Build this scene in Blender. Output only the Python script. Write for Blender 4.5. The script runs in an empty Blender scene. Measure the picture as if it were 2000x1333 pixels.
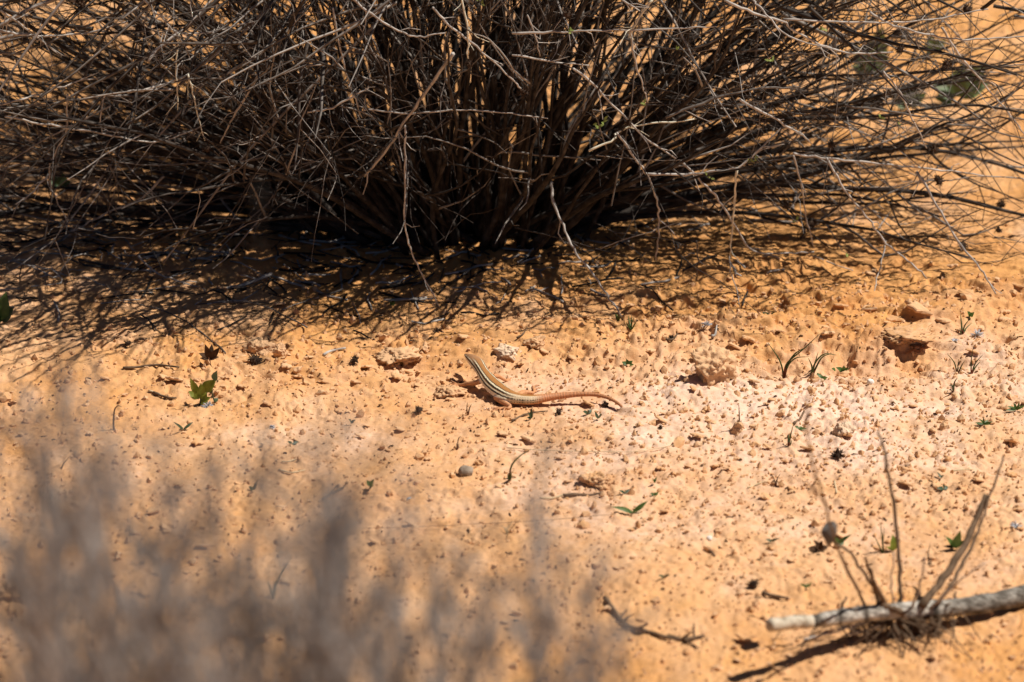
import bpy, bmesh, math, random
import numpy as np
from mathutils import Vector, Matrix, Quaternion, noise as mnoise

random.seed(7)
rng = np.random.default_rng(11)
SC = bpy.context.scene
COL = SC.collection

# ---------------------------------------------------------------- camera, sky, sun, exposure
D, TH = 5.0, math.radians(22.0)
FOC, SENS = 180.0, 36.0
CAM = np.array([0.0, -D*math.cos(TH), D*math.sin(TH)])
FWD = np.array([0.0, math.cos(TH), -math.sin(TH)])
UPV = np.array([0.0, math.sin(TH), math.cos(TH)])

cam = bpy.data.cameras.new('camera'); camo = bpy.data.objects.new('camera', cam); COL.objects.link(camo)
camo.location = CAM; camo.rotation_euler = (math.pi/2 - TH, 0, 0)
cam.lens = FOC; cam.sensor_width = SENS; cam.clip_start = 0.05; cam.clip_end = 500
cam.dof.use_dof = True; cam.dof.focus_distance = 4.93; cam.dof.aperture_fstop = 6.3; cam.dof.aperture_blades = 9
SC.camera = camo

SUN = Vector((0.62, 0.02, 1.0)).normalized()          # towards the sun
EL = math.asin(SUN.z); AZ = math.atan2(SUN.x, SUN.y)
world = bpy.data.worlds.new('World'); SC.world = world; world.use_nodes = True
nt = world.node_tree; nt.nodes.clear()
sky = nt.nodes.new('ShaderNodeTexSky'); sky.sky_type = 'NISHITA'; sky.sun_disc = False
sky.sun_elevation = EL; sky.sun_rotation = AZ; sky.air_density = 0.4; sky.dust_density = 0.15; sky.altitude = 1500
bg = nt.nodes.new('ShaderNodeBackground'); bg.inputs['Strength'].default_value = 0.05
out = nt.nodes.new('ShaderNodeOutputWorld')
nt.links.new(sky.outputs[0], bg.inputs[0]); nt.links.new(bg.outputs[0], out.inputs[0])
sl = bpy.data.lights.new('sun', 'SUN'); sl.energy = 5.0; sl.angle = math.radians(0.5); sl.color = (1.0, 0.93, 0.83)
so = bpy.data.objects.new('sun', sl); COL.objects.link(so)
so.rotation_euler = SUN.to_track_quat('Z', 'Y').to_euler(); so.location = SUN*20
vs = SC.view_settings; vs.view_transform = 'Standard'; vs.look = 'None'; vs.gamma = 1; vs.use_curve_mapping = False
vs.exposure = 0.16
SC.render.film_transparent = False
SC.cycles.max_bounces = 6; SC.cycles.diffuse_bounces = 2; SC.cycles.use_denoising = True

# ---------------------------------------------------------------- photo pixel (2000 x 1333) -> place in the world
def ray(u, v):
    xn = (u - 1000.0)/2000.0*SENS/FOC; yn = (666.5 - v)/2000.0*SENS/FOC
    d = FWD + np.array([xn, 0, 0]) + UPV*yn
    return d
def at_z(u, v, z=0.0):
    d = ray(u, v); t = (z - CAM[2])/d[2]; return CAM + d*t
def at_y(u, v, y):
    d = ray(u, v); t = (y - CAM[1])/d[1]; return CAM + d*t
def at_d(u, v, dist):
    d = ray(u, v); return CAM + d/np.linalg.norm(d)*dist

# ---------------------------------------------------------------- noise
def _hash(ix, iy, seed):
    h = (ix.astype(np.int64)*374761393 + iy.astype(np.int64)*668265263 + seed*2147483647) & 0xFFFFFFFF
    h = ((h ^ (h >> 13))*1274126177) & 0xFFFFFFFF
    h = h ^ (h >> 16)
    return (h & 0xFFFFFF)/float(0xFFFFFF)
def vnoise(x, y, seed=0):
    ix = np.floor(x); iy = np.floor(y); fx = x-ix; fy = y-iy
    ux = fx*fx*fx*(fx*(fx*6-15)+10); uy = fy*fy*fy*(fy*(fy*6-15)+10)
    a = _hash(ix, iy, seed); b = _hash(ix+1, iy, seed); c = _hash(ix, iy+1, seed); d = _hash(ix+1, iy+1, seed)
    return (a + (b-a)*ux + (c-a)*uy + (a-b-c+d)*ux*uy)*2-1
def fbm(x, y, seed=0, oct=4, gain=.5):
    s = 0; amp = 1; tot = 0
    for o in range(oct):
        s = s + amp*vnoise(x*1.0 + o*17.3, y + o*9.1, seed+o); tot += amp
        x = x*2.03+y*0.21; y = y*2.03-x*0.1; amp *= gain
    return s/tot
def sstep(a, b, t):
    t = np.clip((t-a)/(b-a), 0, 1); return t*t*(3-2*t)
def gauss(x, y, cx, cy, rx, ry):
    return np.exp(-(((x-cx)/rx)**2 + ((y-cy)/ry)**2))

# ---------------------------------------------------------------- object helpers
def prop(o, label=None, cat=None, group=None, kind=None):
    if label: o['label'] = label
    if cat: o['category'] = cat
    if group: o['group'] = group
    if kind: o['kind'] = kind
    return o
def empty(name, loc, label, cat, group=None):
    o = bpy.data.objects.new(name, None); COL.objects.link(o); o.location = loc
    o.empty_display_size = 0.01
    return prop(o, label, cat, group)
def link_mesh(name, me, mat=None, parent=None, loc=None):
    o = bpy.data.objects.new(name, me); COL.objects.link(o)
    if mat is not None and not me.materials: me.materials.append(mat)
    if loc is not None: o.location = loc
    if parent is not None:
        o.parent = parent
    return o
class MB:
    """collects shapes for one mesh object; world coordinates"""
    def __init__(s): s.v = []; s.f = []; s.m = []
    def tube(s, pts, rad, n=4, cap=True, mi=0):
        pts = np.asarray(pts, float); k = len(pts)
        if np.isscalar(rad): rad = [rad]*k
        t = np.empty_like(pts); t[1:-1] = pts[2:]-pts[:-2]; t[0] = pts[1]-pts[0]; t[-1] = pts[-1]-pts[-2]
        t /= (np.linalg.norm(t, axis=1)[:, None] + 1e-12)
        ref = np.array([0.31, 0.22, 0.92]) if abs(t[0][2]) < .85 else np.array([0.9, .3, .1])
        a = np.cross(t, ref); a /= (np.linalg.norm(a, axis=1)[:, None]+1e-9); b = np.cross(t, a)
        ang = np.arange(n)*2*math.pi/n
        ca, sa = np.cos(ang), np.sin(ang)
        r = np.asarray(rad)[:, None, None]
        ring = pts[:, None, :] + r*(a[:, None, :]*ca[None, :, None] + b[:, None, :]*sa[None, :, None])
        o = len(s.v); s.v.extend(ring.reshape(-1, 3).tolist())
        for i in range(k-1):
            p = o+i*n; q = p+n
            for j in range(n):
                j2 = (j+1) % n
                s.f.append((p+j, p+j2, q+j2, q+j)); s.m.append(mi)
        if cap:
            s.f.append(tuple(o+j for j in range(n))[::-1]); s.f.append(tuple(o+(k-1)*n+j for j in range(n))); s.m += [mi, mi]
    def leaf(s, base, tip, width, nrm, curl=0.0, seg=6, mi=0, fold=.15, shape=.75):
        base = np.asarray(base, float); tip = np.asarray(tip, float); nrm = np.asarray(nrm, float)
        ax = tip-base; L = np.linalg.norm(ax); side = np.cross(ax/L, nrm); side /= np.linalg.norm(side)+1e-9
        up = np.cross(side, ax/L); up /= np.linalg.norm(up)+1e-9
        o = len(s.v)
        for i in range(seg+1):
            t = i/seg
            w = width*.5*(math.sin(math.pi*(t**shape))*.93 + .07*(1-t))
            c = base + ax*t + up*(curl*L*4*t*(1-t))
            s.v += [(c-side*w+up*w*fold).tolist(), c.tolist(), (c+side*w+up*w*fold).tolist()]
        for i in range(seg):
            p = o+3*i
            s.f += [(p, p+1, p+4, p+3), (p+1, p+2, p+5, p+4)]; s.m += [mi, mi]
    def build(s, name, mats, parent=None, origin=None, smooth=True):
        me = bpy.data.meshes.new(name)
        org = np.zeros(3) if origin is None else np.asarray(origin, float)
        v = np.asarray(s.v, float) - org
        me.from_pydata(v.tolist(), [], s.f)
        mats = mats if isinstance(mats, (list, tuple)) else [mats]
        for m in mats: me.materials.append(m)
        if len(mats) > 1: me.polygons.foreach_set('material_index', s.m)
        if smooth: me.polygons.foreach_set('use_smooth', [True]*len(s.f))
        me.update()
        o = bpy.data.objects.new(name, me); COL.objects.link(o)
        if parent is not None:
            o.parent = parent
            o.location = org - np.array(parent_world(parent))
        else:
            o.location = org
        return o
def parent_world(p):
    l = np.array(p.location)
    while p.parent is not None:
        p = p.parent; l = l + np.array(p.location)
    return l
def catmull(P, per=6):
    P = np.asarray(P, float)
    if len(P) < 3: 
        return np.array([P[0]+(P[1]-P[0])*t for t in np.linspace(0, 1, per+1)])
    Q = np.vstack([2*P[0]-P[1], P, 2*P[-1]-P[-2]]); outp = []
    for i in range(1, len(Q)-2):
        for t in np.linspace(0, 1, per, endpoint=False):
            a, b, c, d = Q[i-1], Q[i], Q[i+1], Q[i+2]
            outp.append(.5*((2*b)+(c-a)*t+(2*a-5*b+4*c-d)*t*t+(3*b-a-3*c+d)*t**3))
    outp.append(Q[-2]); return np.array(outp)

# ---------------------------------------------------------------- materials
def new_mat(name, rough=.85, spec=.25):
    m = bpy.data.materials.new(name); m.use_nodes = True
    n = m.node_tree.nodes; b = n['Principled BSDF']
    b.inputs['Roughness'].default_value = rough; b.inputs['Specular IOR Level'].default_value = spec
    return m, m.node_tree, b
def ramp(nt, stops):
    r = nt.nodes.new('ShaderNodeValToRGB'); e = r.color_ramp.elements
    while len(e) < len(stops): e.new(.5)
    for el, (p, c) in zip(e, stops): el.position = p; el.color = (*c, 1)
    return r
def noise_mat(name, stops, scale=200, detail=4, rough=.85, spec=.2, bump=0, bscale=None, island=0.0, transl=0.0, stretch=None):
    m, nt, b = new_mat(name, rough, spec); L = nt.links.new
    tc = nt.nodes.new('ShaderNodeTexCoord'); nz = nt.nodes.new('ShaderNodeTexNoise')
    nz.inputs['Scale'].default_value = scale; nz.inputs['Detail'].default_value = detail
    L(tc.outputs['Object'], nz.inputs['Vector'])
    r = ramp(nt, stops)
    if island:
        g = nt.nodes.new('ShaderNodeNewGeometry'); mx = nt.nodes.new('ShaderNodeMix'); mx.data_type = 'FLOAT'
        mx.inputs['Factor'].default_value = island
        L(nz.outputs['Fac'], mx.inputs['A']); L(g.outputs['Random Per Island'], mx.inputs['B']); L(mx.outputs['Result'], r.inputs[0])
    else:
        L(nz.outputs['Fac'], r.inputs[0])
    L(r.outputs[0], b.inputs['Base Color'])
    if bump:
        n2 = nt.nodes.new('ShaderNodeTexNoise'); n2.inputs['Scale'].default_value = bscale or scale*3; n2.inputs['Detail'].default_value = 3
        L(tc.outputs['Object'], n2.inputs['Vector'])
        bp = nt.nodes.new('ShaderNodeBump'); bp.inputs['Strength'].default_value = 1.0; bp.inputs['Distance'].default_value = bump
        L(n2.outputs['Fac'], bp.inputs['Height']); L(bp.outputs[0], b.inputs['Normal'])
    if transl:
        b.inputs['Transmission Weight'].default_value = 0
        tr = nt.nodes.new('ShaderNodeBsdfTranslucent'); L(r.outputs[0], tr.inputs['Color'])
        ms = nt.nodes.new('ShaderNodeMixShader'); ms.inputs[0].default_value = transl
        o = nt.nodes['Material Output']; L(b.outputs[0], ms.inputs[1]); L(tr.outputs[0], ms.inputs[2]); L(ms.outputs[0], o.inputs['Surface'])
    return m

M = {}
M['stem']  = noise_mat('shrub_stem_bark', [(.25, (.011, .008, .0065)), (.5, (.032, .025, .021)), (.78, (.12, .105, .093))], 90, 5, bump=.0006, island=.35)
M['twig']  = noise_mat('shrub_twig_bark', [(.2, (.026, .020, .017)), (.5, (.085, .070, .060)), (.8, (.35, .315, .285))], 70, 5, bump=.0003, island=.55)
M['pale']  = noise_mat('pale_dry_twig', [(.25, (.24, .21, .185)), (.5, (.42, .38, .345)), (.8, (.60, .565, .52))], 90, 4, bump=.0003)
M['cream'] = noise_mat('cream_dry_twig', [(.3, (.55, .50, .38)), (.7, (.72, .68, .55))], 90, 3)
M['seed']  = noise_mat('dark_seed_husk', [(.3, (.02, .012, .008)), (.7, (.09, .055, .035))], 400, 3, bump=.0003)
M['bud']   = noise_mat('green_bud', [(.3, (.20, .26, .06)), (.7, (.36, .42, .14))], 200, 2, transl=.3)
M['grass'] = noise_mat('grass_blade', [(.3, (.035, .065, .015)), (.7, (.10, .15, .04))], 120, 3, rough=.5, spec=.4, transl=.25)
M['leaf']  = noise_mat('green_leaf', [(.3, (.13, .18, .02)), (.7, (.30, .34, .05))], 150, 3, rough=.55, spec=.4, bump=.0003, transl=.4)
M['dleaf'] = noise_mat('dark_green_leaf', [(.3, (.035, .065, .03)), (.7, (.09, .13, .065))], 60, 3, rough=.5, spec=.4, transl=.25)
M['mleaf'] = noise_mat('mid_green_leaf', [(.3, (.09, .16, .07)), (.7, (.19, .28, .12))], 60, 3, rough=.5, spec=.4, transl=.3)
M['gleaf'] = noise_mat('fresh_green_leaf', [(.3, (.05, .115, .025)), (.7, (.13, .20, .055))], 200, 3, rough=.5, spec=.4, transl=.3)
M['red']   = noise_mat('red_grass_sheath', [(.3, (.12, .035, .02)), (.7, (.22, .08, .04))], 200, 3)
M['dry']   = noise_mat('dry_plant', [(.3, (.08, .05, .03)), (.7, (.20, .13, .08))], 150, 4, bump=.0003)
M['straw'] = noise_mat('straw', [(.3, (.5, .38, .22)), (.7, (.68, .55, .36))], 150, 3)
M['fluff'] = noise_mat('grey_fluff', [(.3, (.35, .35, .38)), (.7, (.65, .65, .68))], 200, 3)
M['fore']  = noise_mat('grey_shrub_twig', [(.3, (.11, .095, .09)), (.5, (.25, .228, .218)), (.75, (.48, .46, .45))], 25, 4, island=.5)
M['foreleaf'] = noise_mat('grey_green_leaf', [(.25, (.11, .095, .085)), (.5, (.29, .27, .255)), (.8, (.50, .49, .48))], 25, 3, island=.7, transl=.2)
M['dbrown'] = noise_mat('dead_brown_leaf', [(.3, (.035, .018, .01)), (.7, (.12, .065, .035))], 150, 3, bump=.0004)
M['specks'] = noise_mat('plant_specks', [(.2, (.05, .025, .012)), (.6, (.16, .08, .035)), (.9, (.34, .20, .10))], 300, 2, island=.8)
M['bud_grey'] = noise_mat('grey_dry_bud', [(.3, (.10, .09, .08)), (.7, (.24, .21, .19))], 200, 4, bump=.0006)
M['stone'] = noise_mat('grey_pebble', [(.3, (.24, .18, .13)), (.7, (.40, .32, .25))], 180, 4, bump=.0003)
M['white'] = noise_mat('white_pebble', [(.3, (.75, .70, .64)), (.7, (.85, .82, .78))], 300, 3)
M['palestone'] = noise_mat('pale_crust_stone', [(.3, (.62, .42, .27)), (.7, (.78, .60, .44))], 120, 5, bump=.0008)

SAND_O = (.66, .338, .122); SAND_D = (.58, .28, .10); CRUST = (.69, .42, .236); CRUST_W = (.79, .565, .435)
def sand_mat(name, clod=False, k=1.0):
    m, nt, b = new_mat(name, .95, .08); L = nt.links.new; N = nt.nodes.new
    tc = N('ShaderNodeTexCoord')
    def noise(sc, det, rough=.55):
        n = N('ShaderNodeTexNoise'); n.inputs['Scale'].default_value = sc; n.inputs['Detail'].default_value = det
        n.inputs['Roughness'].default_value = rough
        L(tc.outputs['Object'], n.inputs['Vector']); return n
    def mix(fac, a, bb):
        x = N('ShaderNodeMix'); x.data_type = 'RGBA'
        if hasattr(fac, 'default_value') or not isinstance(fac, float): L(fac, x.inputs['Factor'])
        else: x.inputs['Factor'].default_value = fac
        for k, c in (('A', a), ('B', bb)):
            if isinstance(c, tuple): x.inputs[k].default_value = (*c, 1)
            else: L(c, x.inputs[k])
        return x.outputs['Result']
    def mrange(src, a, bb):
        r = N('ShaderNodeMapRange'); r.inputs['From Min'].default_value = a; r.inputs['From Max'].default_value = bb; L(src, r.inputs['Value']); return r.outputs[0]
    n1 = noise(14*k, 5); n2 = noise(160*k, 5); n3 = noise(700*k, 3)
    base = mix(mrange(n1.outputs['Fac'], .35, .65), SAND_D, SAND_O)
    if clod:
        g = N('ShaderNodeObjectInfo'); gi = N('ShaderNodeNewGeometry')
        ad = N('ShaderNodeMath'); ad.operation = 'ADD'; L(g.outputs['Random'], ad.inputs[0]); L(gi.outputs['Random Per Island'], ad.inputs[1])
        fr = N('ShaderNodeMath'); fr.operation = 'FRACT'; L(ad.outputs[0], fr.inputs[0])
        c2 = mix(fr.outputs[0], (.58, .31, .135), (.70, .45, .26))
        col = mix(mrange(n2.outputs['Fac'], .4, .65), c2, CRUST)
    else:
        at = N('ShaderNodeAttribute'); at.attribute_name = 'crust'
        at2 = N('ShaderNodeAttribute'); at2.attribute_name = 'pale'
        cc = mix(at2.outputs['Fac'], CRUST, CRUST_W)
        col = mix(at.outputs['Fac'], base, cc)
        col = mix(mrange(n2.outputs['Fac'], .52, .72), col, mix(.5, col, (.46, .235, .10)))
    col = mix(mrange(n3.outputs['Fac'], .62, .75), col, mix(.55, col, (.34, .17, .08)))
    col = mix(mrange(n3.outputs['Fac'], .36, .27), col, mix(.5, col, (.84, .66, .48)))
    L(col, b.inputs['Base Color'])
    if k != 1.0: return m
    bp = N('ShaderNodeBump'); bp.inputs['Distance'].default_value = .0012; bp.inputs['Strength'].default_value = .9
    L(n2.outputs['Fac'], bp.inputs['Height'])
    bp2 = N('ShaderNodeBump'); bp2.inputs['Distance'].default_value = .0006; bp2.inputs['Strength'].default_value = .8
    L(n3.outputs['Fac'], bp2.inputs['Height']); L(bp.outputs[0], bp2.inputs['Normal']); L(bp2.outputs[0], b.inputs['Normal'])
    return m
M['sand'] = sand_mat('sandy_crust'); M['clod'] = sand_mat('sand_clod', True); M['bit'] = sand_mat('sand_bit', True, .004)

# ---------------------------------------------------------------- the ground: one sheet, fine where the photograph looks
def axis(lo, hi, segs, far):
    a = []
    for (x0, x1, st) in segs: a += list(np.arange(x0, x1-1e-9, st))
    a.append(segs[-1][1]); a = np.array(a)
    st = .006; pos = a[-1]; up = []
    while pos < far: pos += st; up.append(pos); st *= 1.22
    st = .006; pos = a[0]; dn = []
    while pos > -far: pos -= st; dn.append(pos); st *= 1.22
    return np.array(dn[::-1]+list(a)+up)
GX = axis(0, 0, [(-.66, .66, .00145)], 80)
GY = axis(0, 0, [(-.90, -.55, .0032), (-.55, .36, .0020), (.36, 1.3, .0045)], 80)
XX, YY = np.meshgrid(GX, GY)

def wpt(u, v): p = at_z(u, v); return p[0], p[1]
def terrain(x, y):
    near = np.exp(-((x/2.2)**2 + (y/2.6)**2)**2)              # fine relief fades out far away, where the mesh is coarse
    h = .010*fbm(x/.55, y/.55, 1, 3) + .0055*fbm(x/.17, y/.17, 2, 3)
    h += .9*fbm(x/25, y/25, 5, 3)*(1-np.exp(-(x*x+y*y)/400))
    rx, ry = wpt(1720, 630)
    rug = .30 + .9*gauss(x, y, rx, ry, .20, .13) + .75*gauss(x, y, *wpt(650, 725), .24, .09) + .35*gauss(x, y, *wpt(1450, 720), .2, .16)\
          + .25*gauss(x, y, *wpt(1600, 900), .3, .2) + .45*gauss(x, y, *wpt(1100, 680), .2, .05)
    rug = 1.05*(1-np.exp(-rug/.7))
    wx = x + .02*fbm(x/.09, y/.09, 21, 2) + .004*vnoise(x/.014, y/.014, 23); wy = y + .02*fbm(x/.09, y/.09, 22, 2) + .004*vnoise(x/.014, y/.014, 24)
    c = fbm(wx/.062, wy/.075, 3, 5, .6)                        # crust plates, broken at their edges
    crust = sstep(-.02, .035, c)
    h += .0026*rug*crust + .0022*rug*sstep(.16, .20, c)
    # terraces on the worn slope
    tr = fbm(wx/.19, wy/.075, 31, 4, .5); lv = tr*4.0
    ter = (np.floor(lv) + sstep(.0, .16, lv-np.floor(lv)))/4.0
    h += .030*ter*gauss(x, y, rx, ry, .28, .15)
    h += .016*ter*gauss(x, y, *wpt(560, 720), .2, .10) + .008*ter*gauss(x, y, *wpt(1150, 690), .3, .07) + .009*ter*gauss(x, y, *wpt(500, 1000), .4, .2)
    h += .0022*rug*fbm(x/.013, y/.013, 6, 3)
    patch = sstep(-.35, .25, fbm(x/.1, y/.1, 12, 2))
    for sc_, am, sd in ((.0125, .0024, 9), (.0082, .0024, 10), (.0058, .0019, 11)):
        kn = sstep(.28, .62, vnoise(wx/sc_, wy/(sc_*1.1), sd)); h += am*kn*(.30+.8*rug)*patch
    pit = np.clip(vnoise(x/.017, y/.02, 14)-.5, 0, 1)
    h -= .010*pit*rug
    h += .0009*vnoise(x/.0042, y/.0048, 15)*near
    lm = gauss(x, y, *wpt(1010, 775), .085, .07); h = h*(1-.8*lm) + .8*lm*(.010*fbm(x/.55, y/.55, 1, 3) + .0055*fbm(x/.17, y/.17, 2, 3)+.002)
    pale = np.clip(.05 + .50*gauss(x, y, *wpt(1620, 850), .28, .24) + .40*gauss(x, y, *wpt(1250, 760), .25, .1) + .95*fbm(wx/.055, wy/.075, 41, 6, .7)
                   + .25*gauss(x, y, *wpt(1250, 900), .2, .15), 0, 1)
    cm = np.clip(.42 + .55*fbm(wx/.05, wy/.06, 3, 6, .7) + .75*fbm(x/.25, y/.25, 44, 5, .6) + .35*gauss(x, y, *wpt(1620, 850), .25, .2) + .2*gauss(x, y, *wpt(1150, 760), .25, .1)
                 - .6*gauss(x, y, *wpt(1250, 520), .5, .10) - .4*sstep(.25, .6, y) - .3*gauss(x, y, *wpt(1600, 1300), .4, .15) - .3*gauss(x, y, *wpt(1750, 630), .2, .08), 0, 1)
    return h*np.where(near > 0, 1, 1), crust, pale, cm
HH, CR, PALE, CMASK = terrain(XX, YY)
# the lizard lies on a flattened spot
lx, ly = wpt(1010, 790)
def make_ground():
    ny, nx = XX.shape
    v = np.stack([XX, YY, HH], -1).reshape(-1, 3).astype(np.float32)
    idx = np.arange(ny*nx).reshape(ny, nx)
    q = np.stack([idx[:-1, :-1], idx[:-1, 1:], idx[1:, 1:], idx[1:, :-1]], -1).reshape(-1, 4)
    me = bpy.data.meshes.new('ground')
    me.vertices.add(len(v)); me.vertices.foreach_set('co', v.ravel())
    me.loops.add(q.size); me.loops.foreach_set('vertex_index', q.ravel().astype(np.int32))
    me.polygons.add(len(q)); me.polygons.foreach_set('loop_start', (np.arange(len(q))*4).astype(np.int32))
    me.polygons.foreach_set('use_smooth', np.ones(len(q), bool))
    me.update(calc_edges=True)
    for nm, a in (('crust', CMASK), ('pale', PALE)):
        at = me.attributes.new(nm, 'FLOAT', 'POINT'); at.data.foreach_set('value', a.ravel().astype(np.float32))
    o = link_mesh('ground', me, M['sand']); prop(o, 'orange sandy ground with a pale broken crust', kind='structure')
    return o
ground = make_ground()
def G(x, y):
    i = int(np.clip(np.searchsorted(GX, x)-1, 0, len(GX)-2)); j = int(np.clip(np.searchsorted(GY, y)-1, 0, len(GY)-2))
    fx = (x-GX[i])/(GX[i+1]-GX[i]); fy = (y-GY[j])/(GY[j+1]-GY[j])
    return float((HH[j, i]*(1-fx)+HH[j, i+1]*fx)*(1-fy)+(HH[j+1, i]*(1-fx)+HH[j+1, i+1]*fx)*fy)
def on_ground(u, v):
    p = at_z(u, v)
    for _ in range(4): p = at_z(u, v, G(p[0], p[1]))
    return p

# ---------------------------------------------------------------- clods and crumbs
def rock_mesh(name, seed, sub=2, rough=.28, flat=.75, fine=.0):
    r = np.random.default_rng(seed); bm = bmesh.new(); bmesh.ops.create_icosphere(bm, subdivisions=sub, radius=1)
    off = r.uniform(-9, 9, 3); dirs = r.normal(size=(7, 3)); dirs /= np.linalg.norm(dirs, axis=1)[:, None]; cut = r.uniform(.55, .95, 7)
    for v in bm.verts:
        c = np.array(v.co); k = 1.0
        for d, t in zip(dirs, cut):
            dd = float(c@d)
            if dd > t: k = min(k, t/dd)
        c = c*k
        w3 = Vector(c.tolist())+Vector(off.tolist()); n = mnoise.noise(w3*1.7); n2 = mnoise.noise(w3*4.6)+.6*mnoise.noise(w3*9)
        c = c*(1+rough*n+fine*n2); v.co = (c[0], c[1], c[2]*flat)
    me = bpy.data.meshes.new(name); bm.to_mesh(me); bm.free()
    return me
CLODS = [rock_mesh('clod', 100+i, 2, .38, .7, .3) for i in range(10)]
for m_ in CLODS: m_.materials.append(M['bit'])
keep_clear = []          # places taken by things (x, y, r)
def dens(u, v):
    d = .35 + .9*math.exp(-(((u-1650)/480)**2+((v-830)/230)**2)) + .8*math.exp(-(((u-620)/330)**2+((v-740)/90)**2)) + .5*math.exp(-(((u-1250)/400)**2+((v-780)/110)**2))
    d += .7*math.exp(-(((u-1700)/330)**2+((v-620)/60)**2))
    if v < 560: d *= .35
    return d
def scatter_clods():
    n = 0; tries = 0
    while n < 290 and tries < 9000:
        tries += 1
        u, v = rng.uniform(-20, 2020), rng.uniform(540, 1333)
        if rng.random() > dens(u, v): continue
        p = on_ground(u, v)
        if (p[0]-lx)**2 + ((p[1]-ly)/1.2)**2 < .055**2: continue
        s = float(np.clip(rng.lognormal(math.log(.0027), .42), .0018, .0070))
        o = bpy.data.objects.new('clod', CLODS[int(rng.integers(10))]); COL.objects.link(o)
        o.location = (p[0], p[1], G(p[0], p[1]) + s*.08); o.scale = (s*rng.uniform(.8, 1.4), s*rng.uniform(.7, 1.2), s*rng.uniform(.9, 1.8))
        o.rotation_euler = (rng.uniform(-.8, .8), rng.uniform(-.8, .8), rng.uniform(0, 6.28)); o.parent = ground
        n += 1
scatter_clods()
def scatter_crumbs(count):
    bm = bmesh.new(); bmesh.ops.create_icosphere(bm, subdivisions=1, radius=1); bm.verts.ensure_lookup_table()
    base = np.array([v.co[:] for v in bm.verts]); fac = np.array([[v.index for v in f.verts] for f in bm.faces]); bm.free()
    V = []; F = []; k = 0
    while k < count:
        if rng.random() < .8: u, v = rng.uniform(-30, 2030), rng.uniform(520, 1360)
        else: u, v = rng.uniform(-60, 2060), rng.uniform(0, 1360)
        if rng.random() > dens(u, v): continue
        p = at_z(u, v)
        s = float(np.clip(rng.lognormal(math.log(.00105), .5), .0004, .0030))
        c = base*(1+rng.uniform(-.5, .45, (len(base), 1)))*np.array([rng.uniform(.8, 1.4), rng.uniform(.8, 1.3), rng.uniform(.8, 1.8)])*s
        a = rng.uniform(0, 6.28); R = np.array([[math.cos(a), -math.sin(a), 0], [math.sin(a), math.cos(a), 0], [0, 0, 1]])
        V.append(c@R.T + np.array([p[0], p[1], G(p[0], p[1])+s*.12])); F.append(fac+k*len(base)); k += 1
    V = np.vstack(V); F = np.vstack(F)
    me = bpy.data.meshes.new('sand_crumbs'); me.from_pydata(V.tolist(), [], F.tolist()); me.update()
    o = link_mesh('sand_crumbs', me, M['clod'], ground); o['kind'] = 'stuff'
scatter_crumbs(11500)

def slab_mesh(seed):
    r = np.random.default_rng(seed); mb = MB(); n = 14; rad = 1+r.uniform(-.45, .35, n)
    for z, k in ((.0, .82), (.10, 1.0), (.22, .97), (.30, .80)):
        for j in range(n):
            a = j*2*math.pi/n; q = rad[j]*k*(1+r.uniform(-.06, .06)); mb.v.append((q*math.cos(a), q*math.sin(a)*.7, z+r.uniform(-.03, .03)))
    for i in range(3):
        for j in range(n): mb.f.append((i*n+j, i*n+(j+1) % n, (i+1)*n+(j+1) % n, (i+1)*n+j))
    c0 = len(mb.v); mb.v += [(0, 0, .02), (0, 0, .36)]
    for j in range(n): mb.f.append((c0, (j+1) % n, j)); mb.f.append((c0+1, 3*n+j, 3*n+(j+1) % n))
    me = bpy.data.meshes.new('crust_flake'); me.from_pydata(mb.v, [], mb.f); me.materials.append(M['bit']); me.update(); return me
FLAKES = [slab_mesh(500+i) for i in range(8)]
def flake(u, v, size, tilt, lift, name='crust_flake', rz=None):
    p = on_ground(u, v); o = bpy.data.objects.new(name, FLAKES[int(rng.integers(8))]); COL.objects.link(o); o.parent = ground
    o.scale = (size, size, size*rng.uniform(.8, 1.3)); az_ = rng.normal(-2.35, .6)          # the raised lip looks to the front left
    ax = Vector((-math.sin(az_), math.cos(az_), 0)); q = Quaternion(ax, -tilt) @ Quaternion((0, 0, 1), rz if rz is not None else rng.uniform(0, 6.28))
    o.rotation_mode = 'QUATERNION'; o.rotation_quaternion = q; o.location = (p[0], p[1], G(p[0], p[1])+lift*size)
k_ = 0
while k_ < 170:
    u, v = rng.uniform(0, 2000), rng.uniform(540, 1320)
    if rng.random() > dens(u, v): continue
    p = at_z(u, v)
    if (p[0]-lx)**2 + ((p[1]-ly)/1.2)**2 < .06**2: continue
    flake(u, v, float(np.clip(rng.lognormal(math.log(.0045), .4), .0028, .0085)), rng.uniform(.15, .6), rng.uniform(.05, .3)); k_ += 1
for u, v, sz in [(1700,606,.026),(1745,612,.034),(1790,622,.03),(1840,618,.02),(1740,652,.022),(1775,655,.026),(1810,648,.02),(1890,575,.022),(1935,565,.02),(1860,520,.02),(1960,610,.02),(1985,560,.02),(1680,560,.018),(1700,535,.02),(1640,600,.018),(1920,640,.018),
                 (1665,655,.014),(1960,625,.022),(1610,640,.016),(500,700,.02),(470,695,.016),(560,725,.018),(760,700,.02),(800,720,.018),(730,720,.018),(700,745,.014),(840,735,.014),(150,985,.02),(300,1000,.02),(330,970,.016),(120,960,.014),(60,1010,.02),(30,1190,.026),(260,1040,.016),
                 (880,780,.014),(1120,700,.014),(1060,690,.014),(1270,690,.016),(1330,650,.02),(1300,640,.018)]:
    flake(u, v, sz*.42, rng.uniform(.15, .36), rng.uniform(-.25, -.02), 'crust_slab')
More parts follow.
